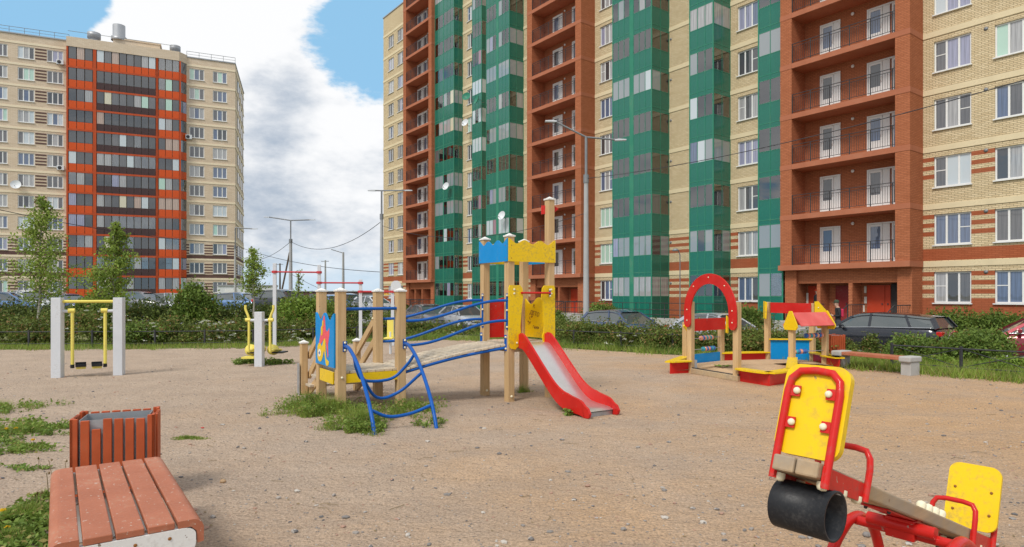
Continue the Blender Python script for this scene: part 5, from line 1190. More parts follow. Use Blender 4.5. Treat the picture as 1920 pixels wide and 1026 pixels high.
q_ = atY(1560, 680, 15.8); bin_((q_.x, q_.y, 0), .2, .42, .4, .62, 'small slatted litter bin behind the right sandbox house')

# ================================================================ EXERCISE MACHINES
aw = thing('air_walker', 'grey and yellow air walker machine with two hanging pedals', 'exercise machine', (0, 0, 0))
a0, a1 = Vector((-8.80, 12.5, 0)), Vector((-7.93, 12.95, 0))
a1 = atY(223.5, 703, 12.9); a1.z = 0
for p in (a0, a1):
    mb = MB(); mb.box(-.085, .085, -.085, .085, -.05, 1.545, 0, Matrix.Translation(p) @ Matrix.Rotation(R(12), 4, 'Z')); obj('post', mb, 'metal_lightgrey', aw, bevel=.008)
q = MB(); q.tube([a0 + up * 1.47, a1 + up * 1.47], .03, 10); obj('top_bar', q, 'yellow_soft', aw)
for p, px, s_ in ((a0, 130, 1), (a1, 203, -1)):
    c = p + (a1 - a0).normalized() * s_ * .24; q = MB(); q.tube([p + up * 1.28, c + up * 1.28], .03, 8); obj('pivot', q, 'metal_lightgrey', aw)
    q = MB(); q.tube([c + up * 1.30, c + up * .24], .030, 8); q.tube([c + up * 1.29 - (a1 - a0).normalized() * .07, c + up * 1.29 + (a1 - a0).normalized() * .04], .045, 8); h_ = obj('swing_arm', q, 'yellow_soft', aw)
    q = MB(); q.tube([c + up * .24, c + up * .17], .035, 8); obj('rubber_end', q, 'rubber', h_)
    e = c + (a1 - a0).normalized() * s_ * .14; mb = MB(); mb.box(-.09, .09, -.15, .15, .20, .225, 0, Matrix.Translation(e) @ Matrix.Rotation(R(34), 4, 'Z')); mb.box(-.09, .09, .135, .15, .225, .27, 0, Matrix.Translation(e) @ Matrix.Rotation(R(34), 4, 'Z')); mb.box(-.09, .09, -.15, -.135, .225, .25, 0, Matrix.Translation(e) @ Matrix.Rotation(R(34), 4, 'Z')); pd = obj('pedal', mb, 'rubber', aw)
    mb = MB(); mb.box(-.08, .08, -.10, .10, .155, .199, 0, Matrix.Translation(e) @ Matrix.Rotation(R(34), 4, 'Z')); obj('pedal_support', mb, 'yellow_soft', pd)
sp = at(486.5, 687); st_ = thing('stepper', 'grey post stepper machine with two yellow handle levers in a weed patch', 'exercise machine', tuple(sp))
mb = MB(); mb.box(-.085, .085, -.085, .085, -.05, 1.22); obj('post', mb, 'metal_lightgrey', st_, bevel=.006)
q = MB(); q.tube([(-.28, 0, 1.03), (.28, 0, 1.03)], .03, 8); obj('axle', q, 'metal_lightgrey', st_)
for s_ in (-1, 1):
    q = MB(); q.tube(bez([(s_ * .31, .0, 1.37), (s_ * .31, .0, 1.27), (s_ * .245, .0, 1.10), (s_ * .235, .0, .9), (s_ * .24, .0, .33)], 4), .028, 8); q.tube([(s_ * .20, 0, 1.04), (s_ * .31, 0, 1.04)], .042, 8); l_ = obj('lever', q, 'yellow_soft', st_)
    q = MB(); q.tube([(s_ * .24, .0, .33), (s_ * .24, .25, .36), (s_ * .2, .8, .30)], .03, 8); obj('push_rod', q, 'yellow_soft', l_)
    mb = MB(); mb.box(s_ * .28 - .12, s_ * .28 + .12, .30, .70, .26, .29); obj('pedal', mb, 'rubber', st_)
for x, y, z, r in ((-.34, .4, .33, .13), (-.14, .45, .36, .10), (.12, .5, .33, .12)):
    q = MB(); q.lathe([(.001, -.07), (r, -.06), (r, .06), (.001, .07)], 16, 0, Matrix.Translation((x, y, z)) @ Matrix.Rotation(R(80), 4, 'X')); obj('crank_wheel', q, 'yellow_soft', st_)
mb = MB(); mb.box(-.40, -.12, -.02, .25, .17, .21); mb.box(-.18, -.13, .2, .55, .2, .62); obj('base_frame', mb, 'yellow_soft', st_)
cb = thing('pull_up_bars', 'row of tall pale posts joined by three red pull-up bars', 'exercise bars', (0, 0, 0))
cps = [(515, 19.4, 2.55, None), (598.5, 19.8, 2.52, None), (676, 20.1, 2.08, None), (736, 20.4, 1.80, None)]
cp = [Vector(((px - 960) / F * Y, Y, 0)) for px, Y, z, _ in cps]
for p, (px, Y, z, _) in zip(cp, cps):
    mb = MB(); mb.box(-.05, .05, -.05, .05, -.05, z, 0, Matrix.Translation(p) @ Matrix.Rotation(.2, 4, 'Z')); obj('post', mb, 'metal_lightgrey', cb, bevel=.006)
for i, z in enumerate((2.29, 1.97, 1.70)):
    dd = (cp[i + 1] - cp[i]).normalized(); q = MB(); q.tube([cp[i] - dd * .08 - Vector((0, .03, 0)) + up * z, cp[i + 1] + dd * .08 - Vector((0, .03, 0)) + up * z], .024 if i < 2 else .03, 8); b_ = obj('bar', q, 'red_bar', cb)
    for p in (cp[i], cp[i + 1]): q = MB(); q.tube([p + up * (z - .035), p + up * (z + .035)], .085, 8); obj('collar', q, 'red_bar', b_)
bp_ = atY(742, 640, 21.5); bt = thing('basketball_stand', 'small pale round backboard with a yellow hoop behind the right wooden posts', 'basketball stand', (bp_.x, bp_.y, 0))
q = MB(); q.tube([(0, .1, 0), (0, .1, 1.75)], .04, 8); obj('post', q, 'metal_lightgrey', bt)
mb = MB(); mb.prism([(-.17, .12), (-.17, -.12), (.17, -.12), (.17, .12), (.13, .19), (.06, .24), (-.06, .24), (-.13, .19)][::-1], (0, .05, 1.83), (1, 0, 0), (0, 0, 1), .02); obj('backboard', mb, 'metal_lightgrey', bt)
q = MB(); q.tube([(-.22 + .13 * math.cos(i * .5236), -.16 + .13 * math.sin(i * .5236), 1.62) for i in range(12)], .016, 6, closed=True); q.tube([(-.10, -.12, 1.62), (0, .05, 1.68)], .02, 6); obj('hoop', q, 'yellow_paint', bt)
# yellow item between the towers
yy_ = atY(732, 655, 17.5); t = thing('exercise_machine', 'yellow exercise seat glimpsed between the wooden posts', 'exercise machine', (yy_.x, yy_.y, 0))
mb = MB(); mb.box(-.09, .09, -.02, .02, .45, .98); obj('backrest', mb, 'yellow_soft', t, bevel=.015); mb = MB(); mb.box(-.12, .12, -.35, -.02, .42, .46); obj('seat', mb, 'yellow_soft', t, bevel=.01); q = MB(); q.tube([(0, 0, -.02), (0, 0, .6)], .035, 8); obj('post', q, 'metal_lightgrey', t)

# ================================================================ SEESAW
SC = Vector((1.905, 3.145, 0)); ax = Vector((.779, .627, 0)); SYV = Vector((-.627, .779, 0)); TL = math.atan(.765 / 2.05)
ss = thing('seesaw', 'red and yellow wooden beam seesaw tilted down away from the camera', 'seesaw', tuple(SC), math.atan2(ax.y, ax.x))
TS = Matrix.Translation((0, 0, .553)) @ Matrix.Rotation(TL, 4, 'Y')      # +x sinks
def TB(x, y, h): return TS @ Vector((x, y, h))
def tb_box(name, x0, x1, y0, y1, z0, z1, mat_, bev=.004, parent=None): mb = MB(); mb.box(x0, x1, y0, y1, z0, z1, 0, TS); return obj(name, mb, mat_, parent or ss, bevel=bev)
HLn = 1.12
tb_box('beam', -HLn + .005, HLn - .005, -.089, -.002, -.032, .030, 'wood_beam', .008); tb_box('beam', -HLn, HLn, .002, .089, -.032, .030, 'wood_beam', .008)
def rrect(w_, h_, r, n=6):
    pts = []
    for cx_, cy_, a0 in ((w_ / 2 - r, h_ - r, 0), (-w_ / 2 + r, h_ - r, 90), (-w_ / 2 + r, r, 180), (w_ / 2 - r, r, 270)):
        for k in range(n + 1): a = R(a0 + 90 * k / n); pts.append((cx_ + r * math.cos(a), cy_ + r * math.sin(a)))
    return pts
for e in (-1, 1):
    xe = e * (HLn - .05); X = lambda u: xe - e * u         # u = inwards from the end
    rot3 = TS.to_3x3(); mb = MB()
    lean = Vector((-e * .0, 0, 1)).normalized(); off_ = .030 if e < 0 else .02
    o_ = TB(X(.045), 0, .045); uy_ = rot3 @ lean; ux_ = rot3 @ Vector((0, -1, 0)) if e < 0 else rot3 @ Vector((0, -1, 0))
    mb.prism(rrect(.262, .372, .055), o_, ux_, uy_, .034 if e < 0 else .022)
    bk = obj('backrest', mb, 'yellow_paint', ss, bevel=.010 if e < 0 else .004, seg=3)
    hy = .104; fr_ = [(X(.0), -hy, -.06), (X(.0), -hy, .30), (X(.0), -hy * .93, .352), (X(.0), -hy * .62, .385), (X(.0), 0, .392), (X(.0), hy * .62, .385), (X(.0), hy * .93, .352), (X(.0), hy, .30), (X(.0), hy, -.06)]
    q = MB(); q.tube([TB(*p) for p in fr_], .0155, 12); rf = obj('backrest_frame', q, 'red_paint', ss)
    for y_ in (-1, 1):
        for h_ in (.17, .30):
            mb = MB(); mb.box(X(.0) - .004, X(.0) + .004, y_ * .074 - .021, y_ * .074 + .021, h_ - .022, h_ + .022, 0, TS); tbp = obj('tab', mb, 'red_paint', rf)
            T = TS @ Matrix.Translation((X(.0) + e * .004, y_ * .064, h_)) @ Matrix.Rotation(e * R(90), 4, 'Y'); q = MB(); q.lathe([(.0135, 0), (.0145, .005), (.012, .011), (.006, .014), (.0005, .015)], 14, 0, T); obj('bolt_cap', q, 'cream_cap', tbp)
            T = TS @ Matrix.Translation((X(.045) - e * .0 - (0 if e < 0 else .0) , y_ * .076, h_)) @ Matrix.Rotation(-e * R(90), 4, 'Y'); q = MB(); q.lathe([(.010, 0), (.008, .006), (.0005, .008)], 10, 0, Matrix.Translation((0, 0, 0)) @ T); T2 = q
            if e > 0:
                q = MB(); T = TS @ Matrix.Translation((X(.045) - .0005 - .0 if False else X(.047) - .022, y_ * .09, h_ - .03)) @ Matrix.Rotation(-R(90), 4, 'Y'); q.lathe([(.008, 0), (.007, .004), (.0005, .005)], 10, 0, T); obj('screw', q, 'marker_brown', bk)
    for y_ in (-1, 1):
        tb_box('side_plate', min(X(-.015), X(.37)), max(X(-.015), X(.37)), y_ * .0955 - .004, y_ * .0955 + .004, -.055, .022, 'red_paint', .002)
        for u in (.02, .19, .33):
            T = TS @ Matrix.Translation((X(u), y_ * .085, -.035)) @ Matrix.Rotation(R(180), 4, 'X'); q = MB(); q.lathe([(.020, 0), (.021, .018), (.016, .03), (.0005, .034)], 12, 0, T); obj('bolt_cap', q, 'cream_cap', ss)
    # grab handle
    hx = X(.36); q = MB(); pts = [(hx, -.106, -.05), (hx - e * .005, -.106, .08), (hx, -.102, .125), (hx, -.085, .155), (hx, -.04, .163), (hx, .04, .163), (hx, .085, .155), (hx, .102, .125), (hx, .106, .08), (hx, .106, -.05)]
    q.tube([TB(*p) for p in pts], .0135, 12); obj('grab_handle', q, 'red_paint', ss)
    # rubber buffer pipe, axis across the beam
    T = TS @ Matrix.Translation((X(.11), 0, -.145)) @ Matrix.Rotation(R(90), 4, 'X'); q = MB(); r_ = .097
    q.lathe([(r_, -.112), (r_, .112), (r_ - .010, .112), (r_ - .010, -.112), (r_, -.112)], 40, 0, T); bf = obj('rubber_buffer', q, 'rubber', ss)
    tb_box('clamp_plate', X(.11) - .03, X(.11) + .03, -.11, .11, -.062, -.056, 'zinc', .001, bf)
for i in range(4):
    T = TS @ Matrix.Translation((.07 + i * .095, -.052, .030)); q = MB(); q.lathe([(.021, 0), (.022, .022), (.016, .034), (.0005, .039)], 14, 0, T); obj('bolt_cap', q, 'cream_cap', ss)
for x in (-.30, .30):
    for y_ in (-.05, .05): T = TS @ Matrix.Translation((x, y_, -.032)) @ Matrix.Rotation(R(180), 4, 'X'); q = MB(); q.lathe([(.010, 0), (.008, .02), (.0005, .022)], 8, 0, T); obj('bolt', q, 'iron_dark', ss)
tb_box('mounting_plate', -.34, .34, -.06, .06, -.042, -.034, 'red_paint', .001)
q = MB(); q.tube([TB(0, -.15, -.075), TB(0, .15, -.075)], .030, 14); obj('pivot_sleeve', q, 'red_paint', ss)
mb = MB(); mb.box(-.045, .045, -.065, .065, .42, .52); obj('pivot_block', mb, 'red_paint', ss, bevel=.006)
q = MB(); q.tube([(0, -.22, .445), (0, .22, .445)], .024, 12); obj('crossbar', q, 'red_paint', ss)
for y_ in (-1, 1):
    q = MB(); q.tube(bez([(-.36, y_ * .23, -.05), (-.33, y_ * .23, .16), (-.24, y_ * .23, .34), (-.10, y_ * .23, .435), (0, y_ * .23, .455), (.10, y_ * .23, .435), (.24, y_ * .23, .34), (.33, y_ * .23, .16), (.36, y_ * .23, -.05)], 5), .026, 14); obj('leg_arch', q, 'red_paint', ss)

# ================================================================ LOW FENCES
def fence(name, P, label, every=1.7, H=.48, cross=False, z=0.0):
    t = thing('low_fence', label, 'fence', (0, 0, z), 0, 'low iron fences'); P = [Vector((x, y, 0)) for x, y in P]
    for i in range(len(P) - 1):
        q = MB(); q.tube([P[i] + up * H, P[i + 1] + up * H], .016, 6); obj('rail', q, 'iron_dark', t); q = MB(); q.tube([P[i] + up * .12, P[i + 1] + up * .12], .012, 6); obj('rail', q, 'iron_dark', t)
        L = (P[i + 1] - P[i]).length; n = max(1, round(L / every))
        for k in range(n): p = P[i].lerp(P[i + 1], k / n); mb = MB(); mb.box(-.022, .022, -.022, .022, -.1, H + .05, 0, Matrix.Translation(p)); obj('post', mb, 'iron_dark', t)
        if cross:
            for k in range(n): p, p2 = P[i].lerp(P[i + 1], k / n), P[i].lerp(P[i + 1], (k + 1) / n); q = MB(); q.tube([p + up * .12, p2 + up * H], .008, 5); q.tube([p + up * H, p2 + up * .12], .008, 5); obj('cross_brace', q, 'iron_dark', t)
off = lambda P, dx, dy: [(x + dx, y + dy) for x, y in P]
fence('f', off(XY0[1:7], .3, .7), 'low dark fence in front of the left hedge')
fence('f', off(XY0[7:9], .2, .9) + [(1.9, 19.9)], 'low dark fence behind the arched bridge', 1.8)
fence('f', [(1.9, 19.9), (4.5, 18.1), (6.9, 17.0)], 'low dark fence before the hedge right of the slide', 1.6)
fence('f', [(8.3, 14.1), (10.0, 12.2), (13.3, 9.2)], 'low crossed iron fence at the right edge behind the far bench', 1.25, .50, True)

# ================================================================ HEDGES, BUSHES, TREES
def hedge(label, P, width, H, n, mat_, z=0.0, lump=.25, leaf=.07, group='clipped hedges', step=.45, hs=None):
    P = [Vector((x, y, 0)) for x, y in P]; segs_ = [(P[i], P[i + 1], (P[i + 1] - P[i]).length) for i in range(len(P) - 1)]; tot = sum(s_[2] for s_ in segs_); pts = []; m_ = int(tot / step)
    cs = []
    for j in range(m_):
        u = (j + .5) / m_ * tot
        for a, b_, L in segs_:
            if u <= L: p = a.lerp(b_, u / L); break
            u -= L
        cs.append((p.x + random.uniform(-.1, .1) * width, p.y + random.uniform(-.2, .2) * width, H * random.uniform(1 - lump, 1 + lump * .5), width * random.uniform(.42, .6)))
    per = n // max(1, m_)
    for x, y, h, w_ in cs: pts.append(bushpts(x, y, z, w_ + .12, w_, h, per, 12))
    t = thing('hedge', label, 'hedge', (P[0].x, P[0].y, z), 0, group); pts = np.concatenate(pts) - np.array([P[0].x, P[0].y, z])
    stuff(link('foliage', leafmesh('foliage', pts, leaf, mat_), t))
    q = MB()
    for x, y, h, w_ in cs[::2]:
        for k in range(3): q.tube([(x - P[0].x + random.uniform(-.1, .1), y - P[0].y, 0), (x - P[0].x + random.uniform(-.3, .3), y - P[0].y + random.uniform(-.3, .3), h * .8)], .012, 4, r1=.004)
    stuff(obj('stems', q, 'bark_brown', t))
    sp_ = []
    for x, y, h, w_ in cs:
        for k in range(3):
            bx_, by_ = x - P[0].x + random.uniform(-.4, .4), y - P[0].y + random.uniform(-w_, w_) * .7; hh_ = h * .82; kk = 16; u_ = rng.random(kk); sp_.append(np.stack([bx_ + rng.normal(size=kk) * .035, by_ + rng.normal(size=kk) * .035, hh_ + u_ * .30], 1))
    stuff(link('shoots', leafmesh('shoots', np.concatenate(sp_), leaf * .85, mat_), t)); return t
hedge('dense front hedge along the left side behind the air walker', [(-26, 20.6), (-15, 20.8), (-11, 21.0), (-7.6, 21.6)], 1.5, 1.12, 58000, 'leaf_hedge', leaf=.075, lump=.5, step=.62)
hedge('front hedge from the stepper to the first wooden tower', [(-7.4, 22.2), (-5.0, 24.6), (-3.0, 25.4)], 1.3, .85, 21000, 'leaf_hedge', leaf=.075, lump=.5, step=.6)
hedge('darker rear hedge before the distant row of cars', [(-30, 28.5), (-18, 28.8), (-10, 28.8), (-6.5, 28.6)], 1.5, 1.25, 46000, 'leaf_dark', z=.15, leaf=.10)
hedge('hedge behind the arched bridge in front of the grey and silver cars', [(-4.6, 28.6), (-1.2, 27.0), (.8, 25.4)], 1.2, .62, 26000, 'leaf_hedge', z=-.2, leaf=.08)
hedge('clipped hedge right of the slide in front of the blue hatchback', [(.9, 23.2), (2.4, 20.6), (5.6, 18.0)], 1.3, .87, 52000, 'leaf_hedge', z=-.08, leaf=.065, lump=.15)
hedge('hedge continuing behind the sandbox', [(5.8, 17.6), (7.2, 16.6), (7.7, 16.2)], 1.1, .80, 30000, 'leaf_hedge', z=-.05, leaf=.06, lump=.3)
hp = [bw(1.2, -.9, 0), bw(9.5, -.9, 0)]; hedge('hedge at the foot of the brick wall behind the estate car', [(p.x, p.y) for p in hp], 1.3, 1.35, 30000, 'leaf_bush', z=-.4, leaf=.10)
hp = [bw(-31, -5.2, 0), bw(-20.5, -4.6, 0)]; hedge('hedge before the middle loggia entrance', [(p.x, p.y) for p in hp], 1.4, 1.0, 20000, 'leaf_bush', z=-.4, leaf=.12)
hp = [bw(-50, -5, 0), bw(-38, -4.6, 0)]; hedge('small dark hedge before the farthest loggias', [(p.x, p.y) for p in hp], 1.4, .9, 9000, 'leaf_dark', z=-.4, leaf=.16)
def shrub(label, x, y, z, rx_, h, n, mat_, leaf=.06, group='loose shrubs', clumps=26):
    t = thing('shrub', label, 'shrub', (x, y, z), 0, group); stuff(link('foliage', leafmesh('foliage', bushpts(0, 0, 0, rx_, rx_ * .9, h, n, clumps), leaf, mat_), t))
    q = MB()
    for k in range(9): a = random.uniform(0, 6.28); rr = rx_ * random.uniform(.2, .8); q.tube([(rr * .15 * math.cos(a), rr * .15 * math.sin(a), 0), (rr * .6 * math.cos(a), rr * .6 * math.sin(a), h * .5), (rr * math.cos(a), rr * math.sin(a), h * .9)], .011, 4, r1=.003)
    stuff(obj('stems', q, 'bark_brown', t)); return t
def sh(px, Y, h, rx_, z=0, **k): return ((px - 960) / F * Y, Y, z, rx_, h)
for px, Y, z, rx_, h, n, mt, lab in ((1585, 17.6, -.1, .30, .74, 2600, 'leaf_hedge', 'grey-green shrub at the front wheel of the estate car'),
    (1632, 17.0, -.1, .20, .92, 2000, 'leaf_hedge', 'low shrub before the front door of the estate car'),
    (1668, 16.6, -.1, .20, .62, 1500, 'leaf_hedge', 'narrow shrub before the rear door of the estate car'),
    (1712, 15.9, -.1, .50, 1.05, 10000, 'leaf_bush', 'rounded green shrub hiding the rear wheel of the estate car'),
    (1818, 15.2, -.1, .72, 1.30, 21000, 'leaf_bush', 'largest green shrub between the estate car and the red car'),
    (1763, 14.3, -.05, .30, .40, 4000, 'leaf_bright', 'small bright shrub beside the gap in front of the large right shrub'),
    (1902, 13.4, -.05, .55, .50, 8000, 'leaf_bright', 'low bright shrub in front of the red car'),
    (1540, 17.2, -.1, .40, .62, 5000, 'leaf_hedge', 'shrub behind the right sandbox house')):
    shrub(lab, (px - 960) / F * Y, Y, z, rx_, h * .80, int(n * .8), mt)
shrub('large light green bush left of the first wooden tower', (574 - 960) / F * 24, 24, 0, .95, 1.75, 15000, 'leaf_bright', .10)
shrub('bright bush beside the small birch stem', (612 - 960) / F * 22.8, 22.8, 0, .6, 1.0, 6000, 'leaf_bush', .08)
shrub('round bush in front of the middle of the left hedge', (268 - 960) / F * 20.2, 20.2, 0, .65, .80, 6000, 'leaf_bush', .07)
shrub('tall round shrub standing above the left hedge right of the orange bay', (366 - 960) / F * 27, 27, .15, .72, 2.1, 7500, 'leaf_bush', .11)
shrub('lower round shrub left of the tall round one', (178 - 960) / F * 27, 27, .15, .75, 1.5, 6500, 'leaf_birch', .11)
shrub('green bush against the orange bricks right of the nearest lamp', (1128 - 960) / F * 33, 33, -.4, .85, 1.6, 10000, 'leaf_bush', .11)
shrub('bush on the ramp seen through the red arch', (1398 - 960) / F * 30, 30, -.4, .9, 1.5, 9000, 'leaf_bush', .11)
shrub('round bush behind the hedge near the corner of the last entrance', (760 - 960) / F * 46, 46, -.2, 1.1, 1.0, 5000, 'leaf_dark', .15)

def tree(label, px, Y, z, H, crown0, R0, n, mat_, bark='bark_birch', leaf=.085, lean=0.0, group='young birches', npk=46):
    x = (px - 960) / F * Y; t = thing('birch_tree', label, 'tree', (x, Y, z), 0, group); q = MB()
    trunk = [(lean * k / 8 + random.uniform(-.03, .03), random.uniform(-.03, .03), H * k / 8) for k in range(9)]; q.tube(trunk, .055, 8, r1=.008); obj('trunk', q, bark, t)
    q = MB(); pts = []
    for i in range(npk):
        f_ = (i + random.random()) / npk; zz = crown0 + (H - crown0) * f_ * .97; a = random.uniform(0, 6.283); rr = R0 * (1 - f_) ** .75 * random.uniform(.45, 1.05) * (min(1, .55 + f_ * 3)) + .06
        sx_ = lean * zz / H; s_ = Vector((sx_, 0, zz - .1)); e_ = Vector((sx_ + rr * math.cos(a), rr * math.sin(a), zz + rr * random.uniform(.25, .6))); m_ = s_.lerp(e_, .5) + Vector((0, 0, rr * .08)); q.tube([s_, m_, e_], .014, 4, r1=.003)
        k = int(n / npk * (.5 + rr / R0)); tt = rng.beta(1.6, 1.1, k); base = np.array([list(s_.lerp(e_, float(u))) for u in tt]); base += rng.normal(size=(k, 3)) * (.05 + .12 * rr) * np.array([1, 1, .8]); pts.append(base)
    stuff(obj('branches', q, 'bark_brown', t)); stuff(link('crown', leafmesh('crown', np.concatenate(pts), leaf, mat_), t)); return t
tree('tall young birch at the far left in front of the beige block', 72, 25, .1, 5.4, 1.2, 1.75, 5200, 'leaf_birch', lean=.15, npk=60, leaf=.095)
tree('second young birch in front of the orange glazed bay', 212, 25.5, .1, 4.45, .9, 1.35, 5600, 'leaf_birch', lean=.05, npk=56, leaf=.095)
tree('small thin birch beside the right edge of the distant block', 478, 24.5, .05, 3.35, 1.55, .66, 2100, 'leaf_birch', lean=-.1, leaf=.08)
# thin sapling near the bush
tree('bare thin sapling above the light green bush', 560, 25.5, 0, 2.6, 1.4, .25, 260, 'leaf_birch', 'bark_brown', .07, group='saplings', npk=14)
# far tree line
P_ = []
for i in range(420): x = random.uniform(-230, 120); P_.append(bushpts(x, 250 + random.uniform(0, 60), -1, 4.5, 3, random.uniform(2.5, 4.6), 50, 8))
stuff(link('distant_woodland', leafmesh('distant_woodland', np.concatenate(P_), 1.3, 'leaf_far')))

# grass
def polyline_pts(P, n, w0, w1, zf=lambda t: 0):
    P = [Vector((x, y, 0)) for x, y in P]; Ls = [(P[i + 1] - P[i]).length for i in range(len(P) - 1)]; out = []
    pr = np.array(Ls) / sum(Ls); idx = rng.choice(len(Ls), n, p=pr); tt = rng.random(n); ww = rng.random(n) ** .8
    a = np.array([list(p) for p in P]); base = a[idx] + (a[idx + 1] - a[idx]) * tt[:, None]; d_ = a[idx + 1] - a[idx]; nn = np.stack([-d_[:, 1], d_[:, 0], np.zeros(n)], 1); nn = unit(nn)
    base += nn * (w0 + (w1 - w0) * ww)[:, None]; return base
def patchy(p, thr=.0, sc=1.3):
    v = np.sin(p[:, 0] * sc * 1.7 + 1.3) * np.sin(p[:, 1] * sc * 2.3 + .7) + np.sin(p[:, 0] * sc * 4.1) * .5 + rng.normal(size=len(p)) * .35; return p[v > thr]
p = polyline_pts(XY0[:14], 70000, -.10, 2.6); p[:, 2] -= 0
edge = polyline_pts(XY0[:15], 26000, -.55, .3); edge = patchy(edge, .3)
stuff(link('verge_grass', blademesh('verge_grass', np.concatenate([p, edge]), .17, 'grass_blade', .009)))
p = polyline_pts(XY0[12:15], 26000, -.25, 3.4); stuff(link('verge_grass', blademesh('verge_grass', p, .22, 'grass_blade', .008, .5)))
p = polyline_pts(XY0[6:13], 18000, 0, 2.2); stuff(link('verge_grass', blademesh('verge_grass', patchy(p, -.2), .26, 'weed_leaf', .010, .5)))
P_ = bw(4, -6, 0); pl = rng.uniform(size=(12000, 3)) * np.array([12, 4, 0]); 
def patch(name, cx_, cy_, rx_, ry_, n, h, mat_='grass_blade', leafn=0, leafs=.03, rot=0.0, lm='weed_leaf', zz=.0, w_=.004):
    a = rng.uniform(0, 2 * np.pi, n); r0_ = rng.random(n) ** .72; r = r0_ * (1 + .35 * np.sin(3 * a + cx_) + .2 * np.sin(7 * a + cy_)); p = np.stack([r * rx_ * np.cos(a), r * ry_ * np.sin(a), np.zeros(n) + zz], 1)
    c, s_ = math.cos(rot), math.sin(rot); keep = (np.sin(p[:, 0] * 9 + cx_ * 5) * np.sin(p[:, 1] * 11 + cy_ * 3) + .5 * np.sin(p[:, 0] * 23) * np.sin(p[:, 1] * 19) + rng.normal(size=n) * .3) > -.12; p = p[keep]; n = len(p); hv = h * (1.35 - 1.05 * r0_[keep])
    p = np.stack([p[:, 0] * c - p[:, 1] * s_ + cx_, p[:, 0] * s_ + p[:, 1] * c + cy_, p[:, 2]], 1)
    o = stuff(link(name, blademesh(name, p, hv, mat_, w_)))
    if leafn:
        q_ = p[rng.integers(0, n, leafn)].copy(); q_[:, 2] += rng.random(leafn) * h * .7 + .005; q_[:, :2] += rng.normal(size=(leafn, 2)) * .02; stuff(link('weeds', leafmesh('weeds', q_, leafs, lm, .8)))
patch('grass_patch', -2.5, 8.72, .58, .42, 3800, .22, 'grass_blade', 1700, .03); patch('grass_patch', -1.85, 7.85, .38, .46, 2800, .21, 'grass_blade', 1700, .03); patch('grass_patch', -1.45, 8.9, .55, .5, 1700, .18, 'grass_blade', 700, .035)
patch('grass_patch', -2.95, 9.2, .28, .36, 1500, .24, 'weed_leaf', 700, .032); patch('grass_patch', -1.0, 7.9, .18, .15, 420, .10, 'weed_leaf', 260, .03); patch('grass_patch', -1.68, 7.55, .2, .18, 700, .13, 'weed_leaf', 700, .035)
patch('grass_patch', .18, 10.6, .13, .12, 320, .13); patch('grass_patch', .78, 8.62, .09, .08, 160, .10, 'weed_leaf', 200, .035)
p_ = at(485, 682); patch('grass_patch', p_.x - .25, p_.y + .1, .42, .3, 2000, .16, 'weed_leaf', 900, .05); patch('grass_patch', p_.x + .42, p_.y, .3, .25, 900, .12, 'weed_leaf', 800, .05)
for px, py, rx_, ry_, n, h, ln in ((20, 812, .72, .75, 4200, .08, 2400), (-5, 770, .60, .55, 2200, .12, 900), (78, 803, .30, .16, 700, .05, 460), (12, 845, .50, .32, 1900, .06, 900), (350, 822, .23, .10, 1500, .028, 0), (10, 880, .30, .10, 420, .03, 200), (50, 970, .32, .30, 2600, .075, 1900), (12, 1015, .35, .22, 2400, .07, 1700), (85, 935, .10, .12, 260, .07, 120)):
    p_ = at(px, py); patch('grass_patch', p_.x, p_.y, rx_, ry_, n, h, 'grass_blade', ln, .035 if ln < 1500 else .04)
# dandelions
def dandelion(px, py, h, open_=True, col='flower_yellow', lab=''):
    p = at(px, py, h); p.z = 0; t = thing('dandelion', lab, 'flower', (p.x, p.y, 0), 0, 'dandelions in the left weeds'); q = MB(); q.tube([(0, 0, 0), (.01, 0, h * .6), (0, 0, h)], .003, 4); obj('stem', q, 'weed_leaf', t)
    n = 60; v = unit(rng.normal(size=(n, 3))); v[:, 2] = np.abs(v[:, 2]) * .6; link('petals', leafmesh('petals', v * .016 + np.array([0, 0, h]), .016, col, .8), t)
for px, py, h, lab in ((12, 804, .08, 'yellow dandelion, upper left of the pair at the left edge'), (30, 803, .06, 'yellow dandelion, right of the pair at the left edge'), (62, 825, .05, 'yellow dandelion nearest to the litter bin'), (6, 957, .06, 'yellow dandelion left of the near bench'), (14, 990, .05, 'lowest yellow dandelion in the left corner')): dandelion(px, py, h, lab=lab)
q = MB(); 
for px, py, h in ((97, 860, .13), (72, 850, .10), (78, 935, .16), (92, 905, .20), (70, 925, .12), (338, 930, .10), (125, 860, .12)):
    b_ = at(px, py + 30); q.tube([b_, b_ + Vector((random.uniform(-.03, .03), 0, h))], .003, 4); q.lathe([(.001, -.012), (.010, 0), (.001, .014)], 6, 0, Matrix.Translation(b_ + up * h))
stuff(obj('seed_stalks', q, 'stem_dry'))
# cow parsley heads
P_ = []
for px0, px1, py0, py1, k, Y in ((120, 250, 575, 625, 26, 20.2), (240, 300, 600, 640, 20, 19.9), (370, 440, 600, 640, 30, 20.4), (540, 580, 610, 640, 16, 20.9), (1130, 1200, 625, 650, 8, 18.9), (840, 870, 615, 640, 5, 23.5), (330, 350, 545, 560, 5, 27)):
    for i in range(k): p_ = atY(random.uniform(px0, px1), random.uniform(py0, py1), Y + random.uniform(-.2, .3)); P_.append(rng.normal(size=(26, 3)) * np.array([.028, .028, .010]) + np.array(list(p_)))
stuff(link('cow_parsley', leafmesh('cow_parsley', np.concatenate(P_), .032, 'flower_white', 1.0)))
